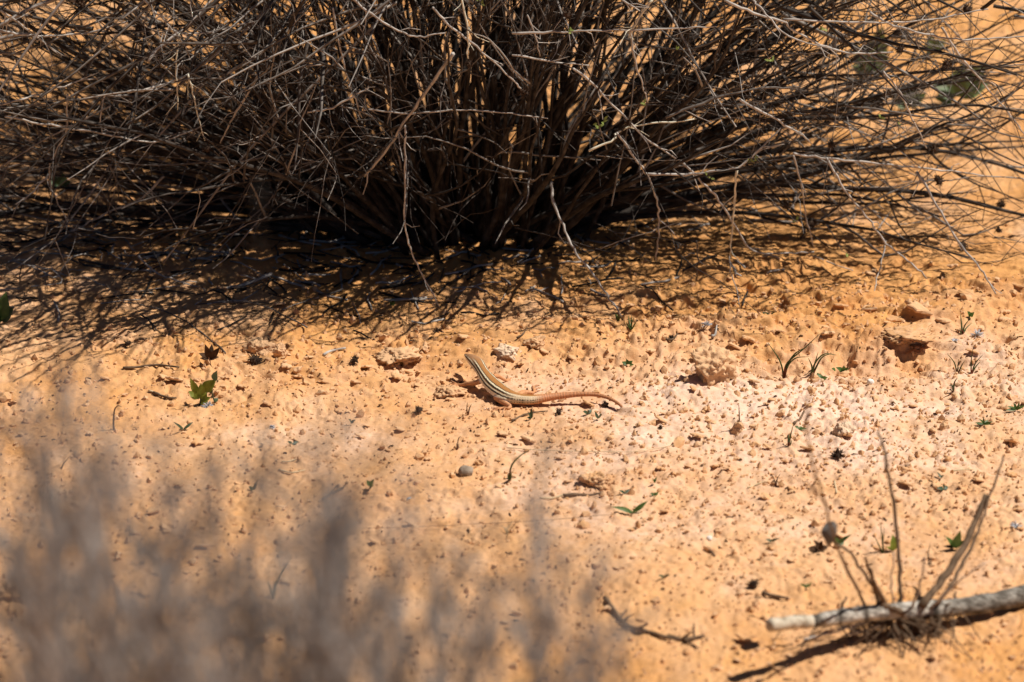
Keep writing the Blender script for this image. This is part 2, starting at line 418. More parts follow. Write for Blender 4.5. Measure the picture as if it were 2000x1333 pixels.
def big_clod(name, u, v, wpx, hpx, label, cat, seed, mat=None, flat=.8, rough=.3, sink=.3, group=None, dx=0):
    p = on_ground(u, v); sc = np.linalg.norm(p-CAM)/D*.0005
    me = rock_mesh(name, seed, 5, rough, 1.0, .20 if rough > .2 else .03); me.materials.append(mat or M['clod'])
    me.polygons.foreach_set('use_smooth', [True]*len(me.polygons))
    o = bpy.data.objects.new(name, me); COL.objects.link(o)
    rx = wpx*.5*sc; rz = hpx*.5*sc*.95
    me.transform(Matrix.Diagonal((rx, rx*.85, rz, 1)))
    if rough > .2:
        for vv in me.vertices:
            q = vv.co.copy(); w3 = q/.006+Vector((seed, 0, 0)); vv.co = q*(1+.16*mnoise.noise(w3)+.12*mnoise.noise(w3*2.3)+.07*mnoise.noise(w3*5))
    o.location = (p[0], p[1], p[2]+rz*(1-2*sink)); o.rotation_euler = (0, 0, random.uniform(-.4, .4))
    return prop(o, label, cat, group)
GC = 'larger clods of hardened sand'
big_clod('sand_clod', 1390, 742, 96, 84, 'largest rough sand clod, shaded on its side, left of the tall forked grass', 'clod', 301, sink=.16, group=GC)
big_clod('pale_stone', 992, 694, 52, 30, 'flat pale stone just behind the lizard\'s head', 'stone', 302, M['palestone'], sink=.25)
big_clod('sand_clod', 1045, 678, 46, 34, 'brown wedge of sand crust beside the flat pale stone', 'clod', 303, sink=.25, group=GC)
big_clod('sand_clod', 512, 690, 62, 40, 'brown sand clod with a dark seed head lodged before it', 'clod', 304, sink=.2, group=GC)
big_clod('sand_clod', 548, 697, 26, 40, 'small upright sand clod at the edge of the hollow with the seed head', 'clod', 305, sink=.2, group=GC)
big_clod('pebble', 912, 926, 34, 26, 'smooth grey brown pebble left of the curved grass blade', 'pebble', 306, M['stone'], rough=.08, sink=.3)
big_clod('sand_clod', 1165, 945, 62, 44, 'low rounded sand clod with a stick lying at its foot', 'clod', 307, sink=.35, group=GC)
big_clod('pebble', 1700, 752, 14, 16, 'tiny bright white pebble to the right of the small clover', 'pebble', 308, M['white'], rough=.15, sink=.15)
big_clod('sand_clod', 35, 1172, 90, 60, 'blurred sand clod at the lower left edge of the sand', 'clod', 309, sink=.35, group=GC)
big_clod('sand_clod', 878, 770, 62, 26, 'flat sand clod beside the stretched front foot of the lizard', 'clod', 310, sink=.3, group=GC)
big_clod('sand_clod', 1650, 845, 42, 34, 'pale crumbly sand flake behind the tall bare twigs', 'clod', 311, M['palestone'], sink=.4, group=GC)
big_clod('sand_clod', 1440, 845, 30, 34, 'small brown clod under the two dark upright grass blades', 'clod', 312, sink=.3, group=GC)
big_clod('sand_clod', 1770, 655, 120, 26, 'long ledge of worn sand crust at the right, under the shrub\'s edge', 'clod', 313, sink=.35, group=GC)
big_clod('sand_clod', 780, 694, 84, 28, 'low reddish mound of sand left of the lizard\'s head', 'clod', 314, sink=.46, group=GC)
big_clod('pebble', 1385, 1055, 12, 12, 'tiny white pebble alone on the sand above the dark round seed head', 'pebble', 315, M['white'], rough=.15, sink=.2)

# ---------------------------------------------------------------- seed heads
def seed_head_mesh(r=.006, spikes=46, seed=0, name='seed_head', core=.55):
    rr = np.random.default_rng(seed); mb = MB()
    bm = bmesh.new(); bmesh.ops.create_icosphere(bm, subdivisions=2, radius=r*core); bm.verts.ensure_lookup_table()
    o = len(mb.v); mb.v += [list(v.co*(1+.15*rr.normal())) for v in bm.verts]
    for f in bm.faces: mb.f.append(tuple(o+v.index for v in f.verts)); mb.m.append(0)
    bm.free()
    for i in range(spikes):
        d = rr.normal(size=3); d /= np.linalg.norm(d); e = d+rr.normal(size=3)*.25; e /= np.linalg.norm(e)
        L = r*rr.uniform(.8, 1.15)
        mb.tube([d*r*core*.8, (d*.6+e*.4)*L*.8, e*L], [r*.10, r*.07, r*.015], 3, False)
    me = bpy.data.meshes.new(name); me.from_pydata(mb.v, [], mb.f); me.materials.append(M['seed']); me.update()
    return me
SEEDS = [seed_head_mesh(.0058, 44, s) for s in range(4)]

# ---------------------------------------------------------------- the big dry shrub
BX, BY = -.045, .315
shrub = empty('dry_shrub', (BX, BY, G(BX, BY)), 'large leafless dry shrub of tangled grey brown twigs behind the lizard', 'shrub')
def rot_dir(d, ang, r):
    a = r.normal(size=3); a -= d*(a@d); a /= np.linalg.norm(a)+1e-9
    return d*math.cos(ang)+a*math.sin(ang)
def grow(p, d, L, step, wob, grav, r):
    pts = [p.copy()]; n = max(2, int(round(L/step)))
    for i in range(n):
        d = d + r.normal(size=3)*wob; d[2] += grav*(1 if callable(grav) is False else 1); d = d/np.linalg.norm(d)
        p = p + d*(L/n)
        zmin = .002
        if p[2] < zmin+G0(p): p[2] = zmin+G0(p); d[2] = abs(d[2])*.3
        pts.append(p.copy())
    return np.array(pts), d
def G0(p): return G(p[0], p[1])
def shrub_branch(mb, az, el, L, off, r, side_n=9, thick=.0032, droop=-.012, mi_main=0):
    d = np.array([math.cos(az)*math.cos(el), math.sin(az)*math.cos(el), math.sin(el)])
    p = np.array([BX+off[0], BY+off[1], 0.]); p[2] = G0(p)-.004
    pts, _ = grow(p, d, L, .028, .062, droop*.7, r)
    k = len(pts); rad = thick*(1-np.linspace(0, .80, k))*(1+.10*r.normal(size=k).clip(-1.2, 2))
    bad = sprawl(pts)
    if bad.any(): pts = pts[:int(np.argmax(bad))]
    if len(pts) < 5: return False
    k = len(pts); rad = thick*(1-np.linspace(0, .80, k))*(1+.10*r.normal(size=k).clip(-1.2, 2))
    mb.tube(pts, rad, 5, True, mi_main)
    for s in range(side_n):
        t = r.uniform(.22, 1.0)**.7*(k-1.001); i = int(t); f = t-i
        q = pts[i]*(1-f)+pts[i+1]*f; dd = pts[i+1]-pts[i]; dd /= np.linalg.norm(dd)
        e = rot_dir(dd, r.uniform(.35, 1.0), r); SL = r.uniform(.07, .24)*(1-.35*t/k)
        sp, _ = grow(q, e, SL, .022, .13, -.015, r); m = len(sp)
        if too_low(sp): continue
        r0 = min(rad[i]*.8, .0016)*r.uniform(.7, 1.0)
        mb.tube(sp, r0*(1-np.linspace(0, .65, m)), 4, False, 1)
        for w in range(r.integers(0, 4)):
            j = int(r.integers(1, m)); e2 = sp[j]-sp[j-1]; e2 /= np.linalg.norm(e2)
            e2 = rot_dir(e2, r.uniform(.4, 1.1), r)
            tp, _ = grow(sp[j], e2, r.uniform(.025, .10), .02, .16, -.02, r)
            if not too_low(tp): mb.tube(tp, r0*.6*(1-np.linspace(0, .6, len(tp))), 3, False, 1)
def sprawl(P):
    # the shrub keeps off the open sand in front of it, and so does its shade
    def uv(Q):
        d = Q-CAM; dep = d@FWD; return 1000+d[:, 0]/dep*FOC/SENS*2000, 666.5-(d@UPV)/dep*FOC/SENS*2000
    u, v = uv(P); bad = v > 515+np.clip((700-u)/700, 0, 1)*80
    k = P[:, 2]/SUN.z; S = P-np.outer(k, np.array(SUN)); us, vs_ = uv(S)
    return bad | (vs_ > 672+np.clip((620-us)/620, 0, 1)*110-80*np.clip((us-1520)/250, 0, 1)+16*np.sin(us/37.)+12*np.sin(us/13.))
def too_low(P): return bool(np.any(sprawl(P)))
def make_shrub():
    r = np.random.default_rng(5)
    N = 297
    for i in range(N):
        az = r.uniform(0, 2*math.pi)
        u_ = r.random()
        if u_ < .42: el = math.radians(r.uniform(42, 86)); L = r.uniform(.45, .72)
        elif u_ < .76: el = math.radians(r.uniform(22, 48)); L = r.uniform(.45, .75)
        else:
            el = math.radians(r.uniform(13, 30)); L = r.uniform(.45, .75)
            az = (0.15 if r.random() < .45 else math.pi-.1)+r.normal()*.5
        if math.sin(az) < -.25 and el < math.radians(40):      # few low branches lean out to the front
            if r.random() < .8: el = math.radians(r.uniform(42, 75)); L *= .8
        if math.sin(az) < 0: L *= .85
        rr_ = math.sqrt(r.random())
        off = (.105*rr_*math.cos(az)+r.normal()*.025, .06*rr_*math.sin(az)+r.normal()*.02)
        mb = MB()
        shrub_branch(mb, az, el, L, off, r, side_n=int(r.integers(6, 12)), thick=r.uniform(.0022, .0048), droop=r.uniform(-.03, .0))
        if not mb.f: continue
        mb.build('branch', [M['stem'], M['twig']], shrub, origin=(BX, BY, G(BX, BY)))
    # the low twiggy tangle close to the sand and in the heart of the crown
    mb = MB()
    for i in range(1450):
        az = r.uniform(0, 2*math.pi); R = r.uniform(.12, .62); 
        p = np.array([BX+R*math.cos(az)*1.05, BY+R*math.sin(az)*.75+.03, 0.]); p[2] = G0(p)+ (r.uniform(.05, .45)*(.35+.65*min(1, R/.4)) if i < 260 else r.uniform(.31, .60)*(1-.35*(R/.62)**2))
        if i >= 260 and R > .54: continue
        d = np.array([math.cos(az), math.sin(az)*.8, r.uniform(-.5, .6)]); d = rot_dir(d/np.linalg.norm(d), r.uniform(0, .8), r)
        tp, _ = grow(p, d, r.uniform(.12, .32), .04, .09, -.02, r)
        if too_low(tp): continue
        mb.tube(tp, (r.uniform(.0015, .0029) if i >= 260 else r.uniform(.0006, .0011))*(1-np.linspace(0, .6, len(tp))), 3, False, 0)
        for w in range(2):
            j = int(r.integers(1, len(tp))); e2 = tp[j]-tp[j-1]; e2 /= np.linalg.norm(e2)
            t2, _ = grow(tp[j], rot_dir(e2, r.uniform(.4, 1.), r), r.uniform(.04, .12), .03, .1, -.02, r)
            mb.tube(t2, .0006*(1-np.linspace(0, .6, len(t2))), 3, False, 0)
    o = mb.build('twig_tangle', M['twig'], shrub, origin=(BX, BY, G(BX, BY))); o['kind'] = 'stuff'
make_shrub()

def litter():
    r = np.random.default_rng(99); mb = MB()
    for i in range(420):
        u = r.normal(620, 480); v = r.normal(505, 62)
        if not (-60 < u < 1750 and 330 < v < 690-max(0, u-300)*.09): continue
        p = at_z(u, v); a = r.uniform(0, 6.28); L = r.uniform(.008, .06); P = []
        for q in np.linspace(-.5, .5, 4):
            x = p[0]+math.cos(a)*L*q+r.normal()*.0012; y = p[1]+math.sin(a)*L*q+r.normal()*.0012; P.append([x, y, G(x, y)+.0012+r.uniform(0, .0015)])
        mb.tube(P, r.uniform(.0005, .0013), 4, True, int(r.random() < .45))
    o = mb.build('twig_litter', [M['stem'], M['pale']], None); prop(o, 'broken twigs littering the shaded sand under the shrub', 'twigs', kind='stuff')
    mb = MB()
    for i in range(1500):
        u, v = r.uniform(-20, 2020), r.uniform(540, 1340)
        if r.random() > .25+.6*dens(u, v): continue
        p = at_z(u, v); a = r.uniform(0, 6.28); L = float(np.clip(r.lognormal(math.log(.0022), .55), .001, .008)); d = np.array([math.cos(a), math.sin(a), 0])*L*.5
        z = np.array([0, 0, G(p[0], p[1])+.0006]); mb.tube([p*[1, 1, 0]-d+z, p*[1, 1, 0]+z+[0, 0, r.uniform(0, .0012)], p*[1, 1, 0]+d+z], [r.uniform(.0003, .0009), r.uniform(.0004, .0010), r.uniform(.0002, .0006)], 4)
    o = mb.build('litter', M['specks'], ground); o['kind'] = 'stuff'
litter()
def yg(u, v): return at_z(u, v)[1]
def front_twig(pts, y0, y1, r0, mat='pale', r1=None, spurs=3, seedtip=False, parent=None, name='twig', jag=.0012):
    P = []; k = len(pts)
    for i, (u, v) in enumerate(pts):
        y = y0+(y1-y0)*i/(k-1); y = min(y, yg(u, v)-.012); P.append(at_y(u, v, y))
    C = catmull(P, 5); C[1:-1] += rng.normal(size=(len(C)-2, 3))*jag*.45
    mb = MB(); n = len(C); r1 = r1 or r0*.55
    rad = np.linspace(r0, r1, n)*(1+.12*rng.normal(size=n).clip(-1, 1.5))
    mb.tube(C, rad, 5)
    for s in range(spurs):
        i = int(rng.integers(1, n-1)); d = C[i]-C[i-1]; d /= np.linalg.norm(d)+1e-9
        e = rot_dir(d, rng.uniform(.5, 1.1), rng); L = rng.uniform(.008, .03)
        q = [C[i], C[i]+e*L*.5+rng.normal(size=3)*.001, C[i]+e*L+rng.normal(size=3)*.003]
        mb.tube(q, [r1*.8, r1*.65, r1*.4], 4, False)
    par = parent or shrub
    o = mb.build(name, M[mat], par, origin=parent_world(par))
    return C
FT = [  # points in the photograph, depth at the first and last point, radius in mm, material
 ([(0,20),(50,55),(120,110)], .0, .1, 1.3, 'pale'), ([(0,205),(65,188),(140,163),(200,150)], .05, .12, 1.2, 'pale'),
 ([(250,180),(300,172),(370,145),(430,100),(470,65)], .03, .12, 1.5, 'pale'), ([(350,65),(345,130),(347,215)], .02, .02, 1.0, 'cream'),
 ([(367,145),(380,195),(400,275)], .03, .03, 1.0, 'cream'), ([(290,120),(320,85),(370,47),(415,0)], .0, .05, 1.4, 'pale'),
 ([(280,0),(320,40),(350,65),(420,62),(480,45)], .02, .08, 1.1, 'pale'), ([(10,228),(100,245),(200,260),(280,278),(330,272),(400,245)], .06, .15, 1.2, 'pale'),
 ([(132,185),(130,255),(115,285),(95,340),(115,400),(140,445)], .1, .2, 1.1, 'pale'), ([(95,340),(65,375),(30,400)], .14, .12, 1.0, 'pale'),
 ([(320,345),(280,385),(220,412),(165,440),(125,460)], .2, .25, 1.2, 'pale'),
 ([(530,535),(465,560),(410,570),(330,575),(240,570),(150,572),(60,568),(-20,565)], .16, .12, 1.9, 'pale'),
 ([(270,500),(310,535),(350,550),(400,565)], .16, .12, 1.1, 'pale'), ([(505,145),(480,190),(450,240),(430,280)], .05, .12, 1.3, 'pale'),
 ([(885,105),(850,155),(800,225),(750,300),(712,345)], .0, .1, 2.0, 'pale'),
 ([(791,245),(792,325),(790,435),(805,495),(830,545),(858,600)], .05, .08, 1.1, 'pale'),
 ([(900,-10),(912,55),(915,115)], -.02, -.02, 1.1, 'cream'), ([(845,15),(880,52),(930,90),(1000,155),(1018,175)], -.02, .02, 1.3, 'pale'),
 ([(685,-5),(735,35),(790,65),(820,72),(870,65)], .0, .0, 1.2, 'pale'), ([(650,15),(665,100),(685,170),(707,230)], .03, .1, 1.1, 'pale'),
 ([(710,215),(800,222),(900,215),(1000,222),(1070,232)], .06, .06, 1.0, 'pale'), ([(600,220),(650,210),(695,185),(720,172)], .04, .04, 1.2, 'pale'),
 ([(1000,108),(1075,120),(1150,128)], .02, .05, 1.1, 'pale'), ([(1030,30),(1045,70),(1055,110)], .0, .02, .9, 'pale'),
 ([(1000,65),(1100,62),(1175,59),(1300,57),(1400,52)], .0, .0, 1.2, 'pale'),
 ([(1415,0),(1470,25),(1530,42),(1550,60),(1615,92),(1675,105),(1745,102)], .0, .05, 1.4, 'pale'),
 ([(1530,38),(1625,42),(1725,45),(1820,38),(1930,18)], .02, .08, 1.2, 'pale'), ([(1700,25),(1745,50),(1820,70),(1880,78),(1940,75),(2010,70)], .05, .1, 1.3, 'pale'),
 ([(1840,55),(1870,105),(1915,155),(1950,200),(2010,270)], .1, .2, 1.4, 'pale'), ([(1725,140),(1760,185),(1780,230),(1810,290)], .08, .12, 1.2, 'pale'),
 ([(1650,205),(1750,220),(1810,230),(1875,235),(1950,230),(2010,235)], .1, .2, 1.3, 'twig'), ([(1445,195),(1500,225),(1550,255),(1580,275)], .05, .1, 1.5, 'pale'),
 ([(1265,340),(1340,342),(1385,336),(1440,327),(1480,295),(1525,250)], .08, .1, 1.5, 'pale'), ([(1440,330),(1435,380),(1430,450),(1425,500)], .09, .12, 1.3, 'cream'),
 ([(1425,500),(1427,530),(1440,570),(1445,600)], .12, .1, .7, 'pale'),
 ([(1205,260),(1240,310),(1270,355),(1285,400),(1287,450),(1282,510)], .06, .14, 1.3, 'pale'),
 ([(1077,355),(1080,395),(1100,440),(1120,485),(1155,530),(1185,575),(1215,620)], .14, .05, 1.5, 'pale'),
 ([(1150,295),(1200,272),(1205,260),(1250,245),(1360,232)], .05, .08, 1.3, 'cream'), ([(1330,315),(1380,365),(1410,400),(1435,440),(1470,490),(1530,495),(1590,492)], .1, .2, 1.4, 'pale'),
 ([(1615,310),(1650,370),(1700,435),(1730,475),(1780,515),(1810,545)], .12, .15, 1.4, 'pale'), ([(1790,335),(1830,400),(1870,470),(1915,525),(1945,575)], .15, .1, 1.4, 'pale'),
 ([(1550,300),(1620,310),(1700,318),(1800,328),(1900,340),(2010,352)], .1, .25, 1.4, 'pale'), ([(1550,305),(1565,360),(1575,425),(1590,485)], .12, .18, 1.1, 'pale'),
 ([(1300,230),(1390,195),(1480,175),(1560,170)], .02, .05, 1.5, 'twig'), ([(1120,135),(1165,170),(1250,260),(1320,310)], .02, .1, 1.4, 'pale'),
 ([(1470,0),(1490,20),(1540,70),(1640,100)], .02, .0, 1.2, 'pale'), ([(1230,60),(1240,120),(1255,170),(1265,200)], .0, .03, 1.1, 'pale'),
 ([(1275,0),(1255,25),(1235,60),(1228,75)], .0, .0, 1.3, 'cream'), ([(1215,0),(1250,22)], .0, .0, 1.1, 'pale'),
 ([(0,60),(60,70),(160,66),(250,42)], .05, .1, 1.4, 'pale'), ([(210,170),(195,230),(200,260)], .1, .1, .9, 'pale'),
 ([(215,325),(230,370),(225,420)], .15, .2, .9, 'twig'), ([(0,345),(80,330),(170,318),(260,300)], .2, .25, .9, 'twig'),
 ([(1730,470),(1720,520),(1705,580)], .16, .12, .9, 'pale'), ([(1360,470),(1362,520),(1360,550)], .12, .14, .8, 'twig'),
 ([(60,520),(110,530),(160,545),(250,530)], .15, .18, 1.0, 'pale'), ([(440,690),(380,640),(300,600),(230,590)], .02, .08, .9, 'twig'),
 ([(600,640),(520,600),(450,590),(340,600)], .06, .08, .9, 'twig'), ([(60,560),(120,552),(100,520)], .12, .15, .9, 'pale'),
]
for pts, y0, y1, r0, mt in FT:
    front_twig(pts, y0, y1, r0*.00100, mt, spurs=int(rng.integers(2, 6)))
SEEDPX = [(355,133,.03),(405,292,.03),(447,17,.02),(917,125,-.02),(1022,180,.02),(1108,28,0),(1228,241,.05),(1625,283,.1),(1825,291,.12),(1888,18,.08),
          (1758,97,.05),(1848,126,.1),(1626,10,.03),(1732,182,.1),(158,5,.05),(1535,400,.2),(1835,355,.2),(1585,438,.2),(1880,480,.15),(1955,400,.3),(1000,135,.1),(1950,450,.25),(1830,350,.2)]
for k, (u, v, y) in enumerate(SEEDPX):
    p = at_y(u, v, min(y, yg(u, v)-.015)); o = bpy.data.objects.new('seed_head', SEEDS[k % 4]); COL.objects.link(o)
    o.parent = shrub; o.location = p - parent_world(shrub); s = random.uniform(.8, 1.15); o.scale = (s, s, s); o.rotation_euler = (random.random()*6, random.random()*6, 0)
mb = MB()
for (u, v, y) in [(1170,243,.03),(1178,238,.03),(1172,250,.03),(1465,316,.08),(1475,318,.08),(1385,345,.08),(1260,205,.03),(1112,62,0),(1505,120,.05),(1655,500,.2),(1555,430,.2),(940,5,0),(1325,95,.02),(1610,60,.03),(1720,225,.1),(1760,245,.1)]:
    for q in range(3):
        p = at_y(u+random.uniform(-4, 4), v+random.uniform(-4, 4), y); d = np.array([random.uniform(-1, 1), random.uniform(-1, .2), random.uniform(-.2, 1)]); d /= np.linalg.norm(d)
        mb.leaf(p, p+d*random.uniform(.004, .007), .0025, np.array([.3, -1, .6]), seg=3)
mb.build('leaf_buds', M['bud'], shrub, origin=parent_world(shrub))['kind'] = 'stuff'

# ---------------------------------------------------------------- grey shrub close to the camera (far out of focus)
FX, FY = -.12, -2.30
fore = empty('grey_shrub', (FX, FY, G(FX, FY)), 'soft blurred grey shrub rising close in front of the camera, lower left', 'shrub')
def fore_shrub():
    r = np.random.default_rng(21)
    lv = MB()
    # where each twig top shows in the photograph, and how far from the camera
    tops = [(90,790),(130,880),(175,950),(60,930),(20,1000),(310,900),(290,1010),(350,1060),(430,980),(470,1080),(520,930),(560,1120),(610,960),(640,860),(690,1010),(720,1090),
            (760,1010),(800,1140),(850,1000),(880,1040),(930,1120),(980,1160),(1040,1050),(1090,880),(1080,1080),(1120,1150),(1160,1120),(1200,1210),(1250,1260),(30,1100),(150,1100),
            (240,1150),(380,1180),(440,1200),(600,1200),(660,1180),(860,1180),(910,1230),(1010,1260),(780,1240),(500,1230),(230,1040),(110,1010),(0,870),(-40,900),(200,1230),(320,1240),(550,1260),(700,1270),(1100,1250),
            (640,1060),(310,1150),(870,1110),(80,1180),(160,1010),(400,1100),(750,1180),(1180,1290),(950,1290),(520,380)]
    tops = [t_ for k_, t_ in enumerate(tops) if k_ % 3 != 1 or t_ == (520,380)]
    for cu, cv in ((90,760),(170,980),(330,960),(450,1090),(655,850),(700,1100),(880,1000),(1085,900),(1190,1160),(30,1120),(560,1150),(240,1130),(930,1180),(120,850),(250,930),(420,990),(520,900),(760,930),(610,1000),(20,900)):
        for q in range(4): tops.append((cu+r.normal()*40, min(1295, cv-40+abs(r.normal())*200)))
    for cu, cv in ((60,730),(200,800),(400,870),(620,830),(300,850)):
        for q in range(3): tops.append((cu+r.normal()*45, cv+abs(r.normal())*70))
    for i, (u, v) in enumerate(tops):
        dist = 2.75 if (u, v) == (520,380) else r.uniform(2.35, 2.85)
        low = (u, v) != (520,380)
        tip = at_d(u+r.uniform(-25, 25), v+r.uniform(-60, 20), dist)
        root = np.array([FX+r.normal()*.05, FY+r.normal()*.06, 0]); root[2] = G(root[0], root[1])
        mid1 = root*.55+tip*.45+np.array([(tip[0]-root[0])*.3, (tip[1]-root[1])*.3, 0]); mid2 = root*.2+tip*.8+np.array([(tip[0]-root[0])*.12, (tip[1]-root[1])*.12, 0])
        C = catmull([root, mid1, mid2, tip], 10); C[1:-1] += r.normal(size=(len(C)-2, 3))*.003
        n = len(C); rad = r.uniform(.7, 1.25)*np.linspace(.0036, .0009, n)*(1 if low else .9); mb = MB(); mb.tube(C, rad, 5)
        for s in range(5 if low else 0):
            j = int(r.integers(int(n*.6), n-1)); d = C[j+1]-C[j]; d /= np.linalg.norm(d); e = rot_dir(d, r.uniform(.3, .8), r)
            e[2] = abs(e[2]); L = r.uniform(.03, .10)
            room = max(.01, min(L, (tip[2]-C[j][2])*.9+.01)); q = [C[j], C[j]+e*room*.5, C[j]+e*room+np.array([0, 0, room*.12])]
            mb.tube(q, [.0013, .0011, .0007], 4, False)
            for w in range(4):
                b = q[1]+(q[2]-q[1])*r.uniform(-.6, 1); dd = rot_dir(e, r.uniform(.3, 1.2), r); lv.leaf(b, b+dd*r.uniform(.006, .013), r.uniform(.002, .004), r.normal(size=3), seg=3)
        for s in range(6 if low else 0):
            j = int(r.integers(int(n*.62), n)); dd = r.normal(size=3); dd[2] = abs(dd[2])+.4; dd /= np.linalg.norm(dd)
            lv.leaf(C[j], C[j]+dd*r.uniform(.007, .014), r.uniform(.002, .004), r.normal(size=3), seg=3)
        mb.build('branch', M['fore'] if low else M['stem'], fore, origin=(FX, FY, G(FX, FY)))
    lv.build('foliage', M['foreleaf'], fore, origin=(FX, FY, G(FX, FY)))['kind'] = 'stuff'
fore_shrub()

# ---------------------------------------------------------------- fallen branch with upright twigs, lower right
def log_part():
    pa = at_z(1760, 1245, 0.0)
    root = empty('fallen_branch', (pa[0], pa[1], G(pa[0], pa[1])), 'pale fallen branch with dark bands and bare upright twigs, lower right', 'branch')
    org = parent_world(root)
    path = [(1500,1222,.050,.0068),(1545,1217,.046,.0070),(1585,1214,.042,.0066),(1640,1206,.037,.0074),(1700,1198,.033,.0076),(1760,1194,.029,.0086),(1830,1190,.024,.0084),(1900,1183,.019,.0088),(1960,1172,.014,.0094),(2040,1155,.010,.0098),(2140,1135,.009,.0095)]
    P = np.array([at_z(u, v, z+.0) for u, v, z, r_ in path]); R = np.array([r_ for *_, r_ in path])
    C = catmull(P, 26); RR = np.interp(np.linspace(0, len(P)-1, len(C)), np.arange(len(P)), R)*.93
    m, nt_, b = new_mat('banded_branch_bark', .85, .2); L = nt_.links.new; N = nt_.nodes.new
    tc = N('ShaderNodeTexCoord'); mp = N('ShaderNodeMapping'); mp.inputs['Scale'].default_value = (60, 200, 200); n1 = N('ShaderNodeTexNoise'); n1.inputs['Detail'].default_value = 6; n1.inputs['Scale'].default_value = 1.6
    L(tc.outputs['Object'], mp.inputs[0]); L(mp.outputs[0], n1.inputs['Vector'])
    r1 = ramp(nt_, [(.3, (.09, .075, .065)), (.44, (.28, .25, .215)), (.58, (.52, .48, .42)), (.8, (.68, .64, .57))]); L(n1.outputs['Fac'], r1.inputs[0])
    at = N('ShaderNodeAttribute'); at.attribute_name = 'dark'; mx = N('ShaderNodeMix'); mx.data_type = 'RGBA'; mx.inputs['B'].default_value = (.05, .04, .03, 1)
    L(at.outputs['Fac'], mx.inputs['Factor']); L(r1.outputs[0], mx.inputs['A']); L(mx.outputs['Result'], b.inputs['Base Color'])
    bp = N('ShaderNodeBump'); bp.inputs['Distance'].default_value = .0012; L(n1.outputs['Fac'], bp.inputs['Height']); L(bp.outputs[0], b.inputs['Normal'])
    mb = MB(); n = 16
    i0 = int(np.argmin(np.abs(C[:, 0]-at_z(1582, 1214, .042)[0])))
    wob = 1+.08*vnoise(C[:, 0]/.008, C[:, 0]*0, 4)+.09*vnoise(C[:, 0]/.028, C[:, 0]*0, 6)
    mb.tube(C[i0:], (RR*wob)[i0:], n)
    o = mb.build('bark', m, root, origin=org)
    u_of = []
    dark = np.zeros(len(mb.v)); xs = np.array(mb.v)
    for (ub, vb, w) in [(1592,1213,.006),(1640,1206,.0022),(1692,1200,.0026),(1832,1190,.003)]:
        x0 = at_z(ub, vb, .035)[0]; dark = np.maximum(dark, np.exp(-((xs[:, 0]-x0)/w)**2)*.95)
    dark = np.maximum(dark, .85*sstep(at_z(1790, 1190, .02)[0], at_z(1900, 1190, .02)[0], xs[:, 0])*(.8+.4*vnoise(xs[:, 0]*220, xs[:, 2]*300+xs[:, 1]*200, 3)))
    a = o.data.attributes.new('dark', 'FLOAT', 'POINT'); a.data.foreach_set('value', dark.astype(np.float32))
    mb = MB(); Ci = C[:i0+2]; Ri = (RR*.93*(1+.06*vnoise(C[:, 0]/.006, C[:, 0]*0, 9)))[:i0+2]; Ri[0] *= .55; Ri[1] *= .8; Ri[2] *= .93; mb.tube(Ci, Ri, n)
    mb.v = [list(np.array(q)+.0007*np.array([vnoise(np.array([q[0]*400]), np.array([q[2]*500+q[1]*300]), 5)[0], 0, vnoise(np.array([q[0]*500]), np.array([q[2]*400]), 7)[0]])) for q in mb.v]
    ow = mb.build('bare_wood', noise_mat('bare_pale_wood', [(.3, (.26, .21, .15)), (.48, (.50, .43, .33)), (.75, (.68, .61, .49))], 110, 6, bump=.001), root, origin=org); ow['label'] = 'pale stripped end of the fallen branch'
    for q in range(12):                                         # stubs and splinters of bark
        i = int(rng.integers(i0+6, len(C)-30)); a = rng.uniform(0, 6.28); d = np.array([rng.normal()*.5, math.cos(a), math.sin(a)]); d /= np.linalg.norm(d)
        mb = MB(); L_ = rng.uniform(.003, .012); b0 = C[i]+d*RR[i]*.8; mb.tube([b0, b0+d*L_*.5, b0+d*L_+np.array([L_*.4, 0, 0])], [.0018, .0013, .0007], 5); mb.build('stub', M['dry'], root, origin=org)
    # upright twigs
    def tw(pts, r0, r1, mat, name='twig', n=6):
        P = np.array([at_y(u, v, y) for u, v, y in pts]); C = catmull(P, 6); C[1:-1] += rng.normal(size=(len(C)-2, 3))*.0006
        mb = MB(); mb.tube(C, np.linspace(r0, r1, len(C))*(1+.10*rng.normal(size=len(C)).clip(-1, 1)), n); return mb.build(name, M[mat], root, origin=org)
    y = P[5][1]
    tw([(1760,1190,y),(1758,1130,y+.01),(1748,1000,y+.03),(1730,900,y+.04),(1716,840,y+.05)], .0021, .0010, 'dry')
    tw([(1800,1185,y+.0),(1850,1120,y+.03),(1895,1040,y+.07),(1926,968,y+.10)], .0040, .0024, 'dry')
    tw([(1830,1180,y),(1870,1120,y+.03),(1905,1050,y+.06),(1930,980,y+.09),(1960,890,y+.12)], .0021, .0008, 'dry')
    tw([(1725,1185,y),(1695,1130,y-.01),(1660,1080,y-.01),(1632,1062,y-.01)], .0018, .0010, 'dry')
    tw([(1720,1190,y),(1700,1120,y-.02),(1690,1090,y-.03)], .0022, .001, 'dry'); tw([(1735,1190,y),(1712,1150,y-.02),(1700,1110,y-.03)], .0026, .001, 'dry')
    tw([(1690,1185,y),(1640,1080,y-.1),(1600,950,y-.25),(1575,840,y-.32),(1580,760,y-.36)], .0014, .0009, 'dry')
    tw([(1780,1190,y),(1800,1130,y-.02),(1805,1090,y-.03)], .0012, .0007, 'pale'); tw([(1745,1190,y),(1740,1140,y-.01),(1745,1080,y-.02)], .0009, .0006, 'pale')
    tw([(1815,1190,y),(1880,1130,y-.02),(1925,1100,y-.03)], .0012, .0006, 'pale')
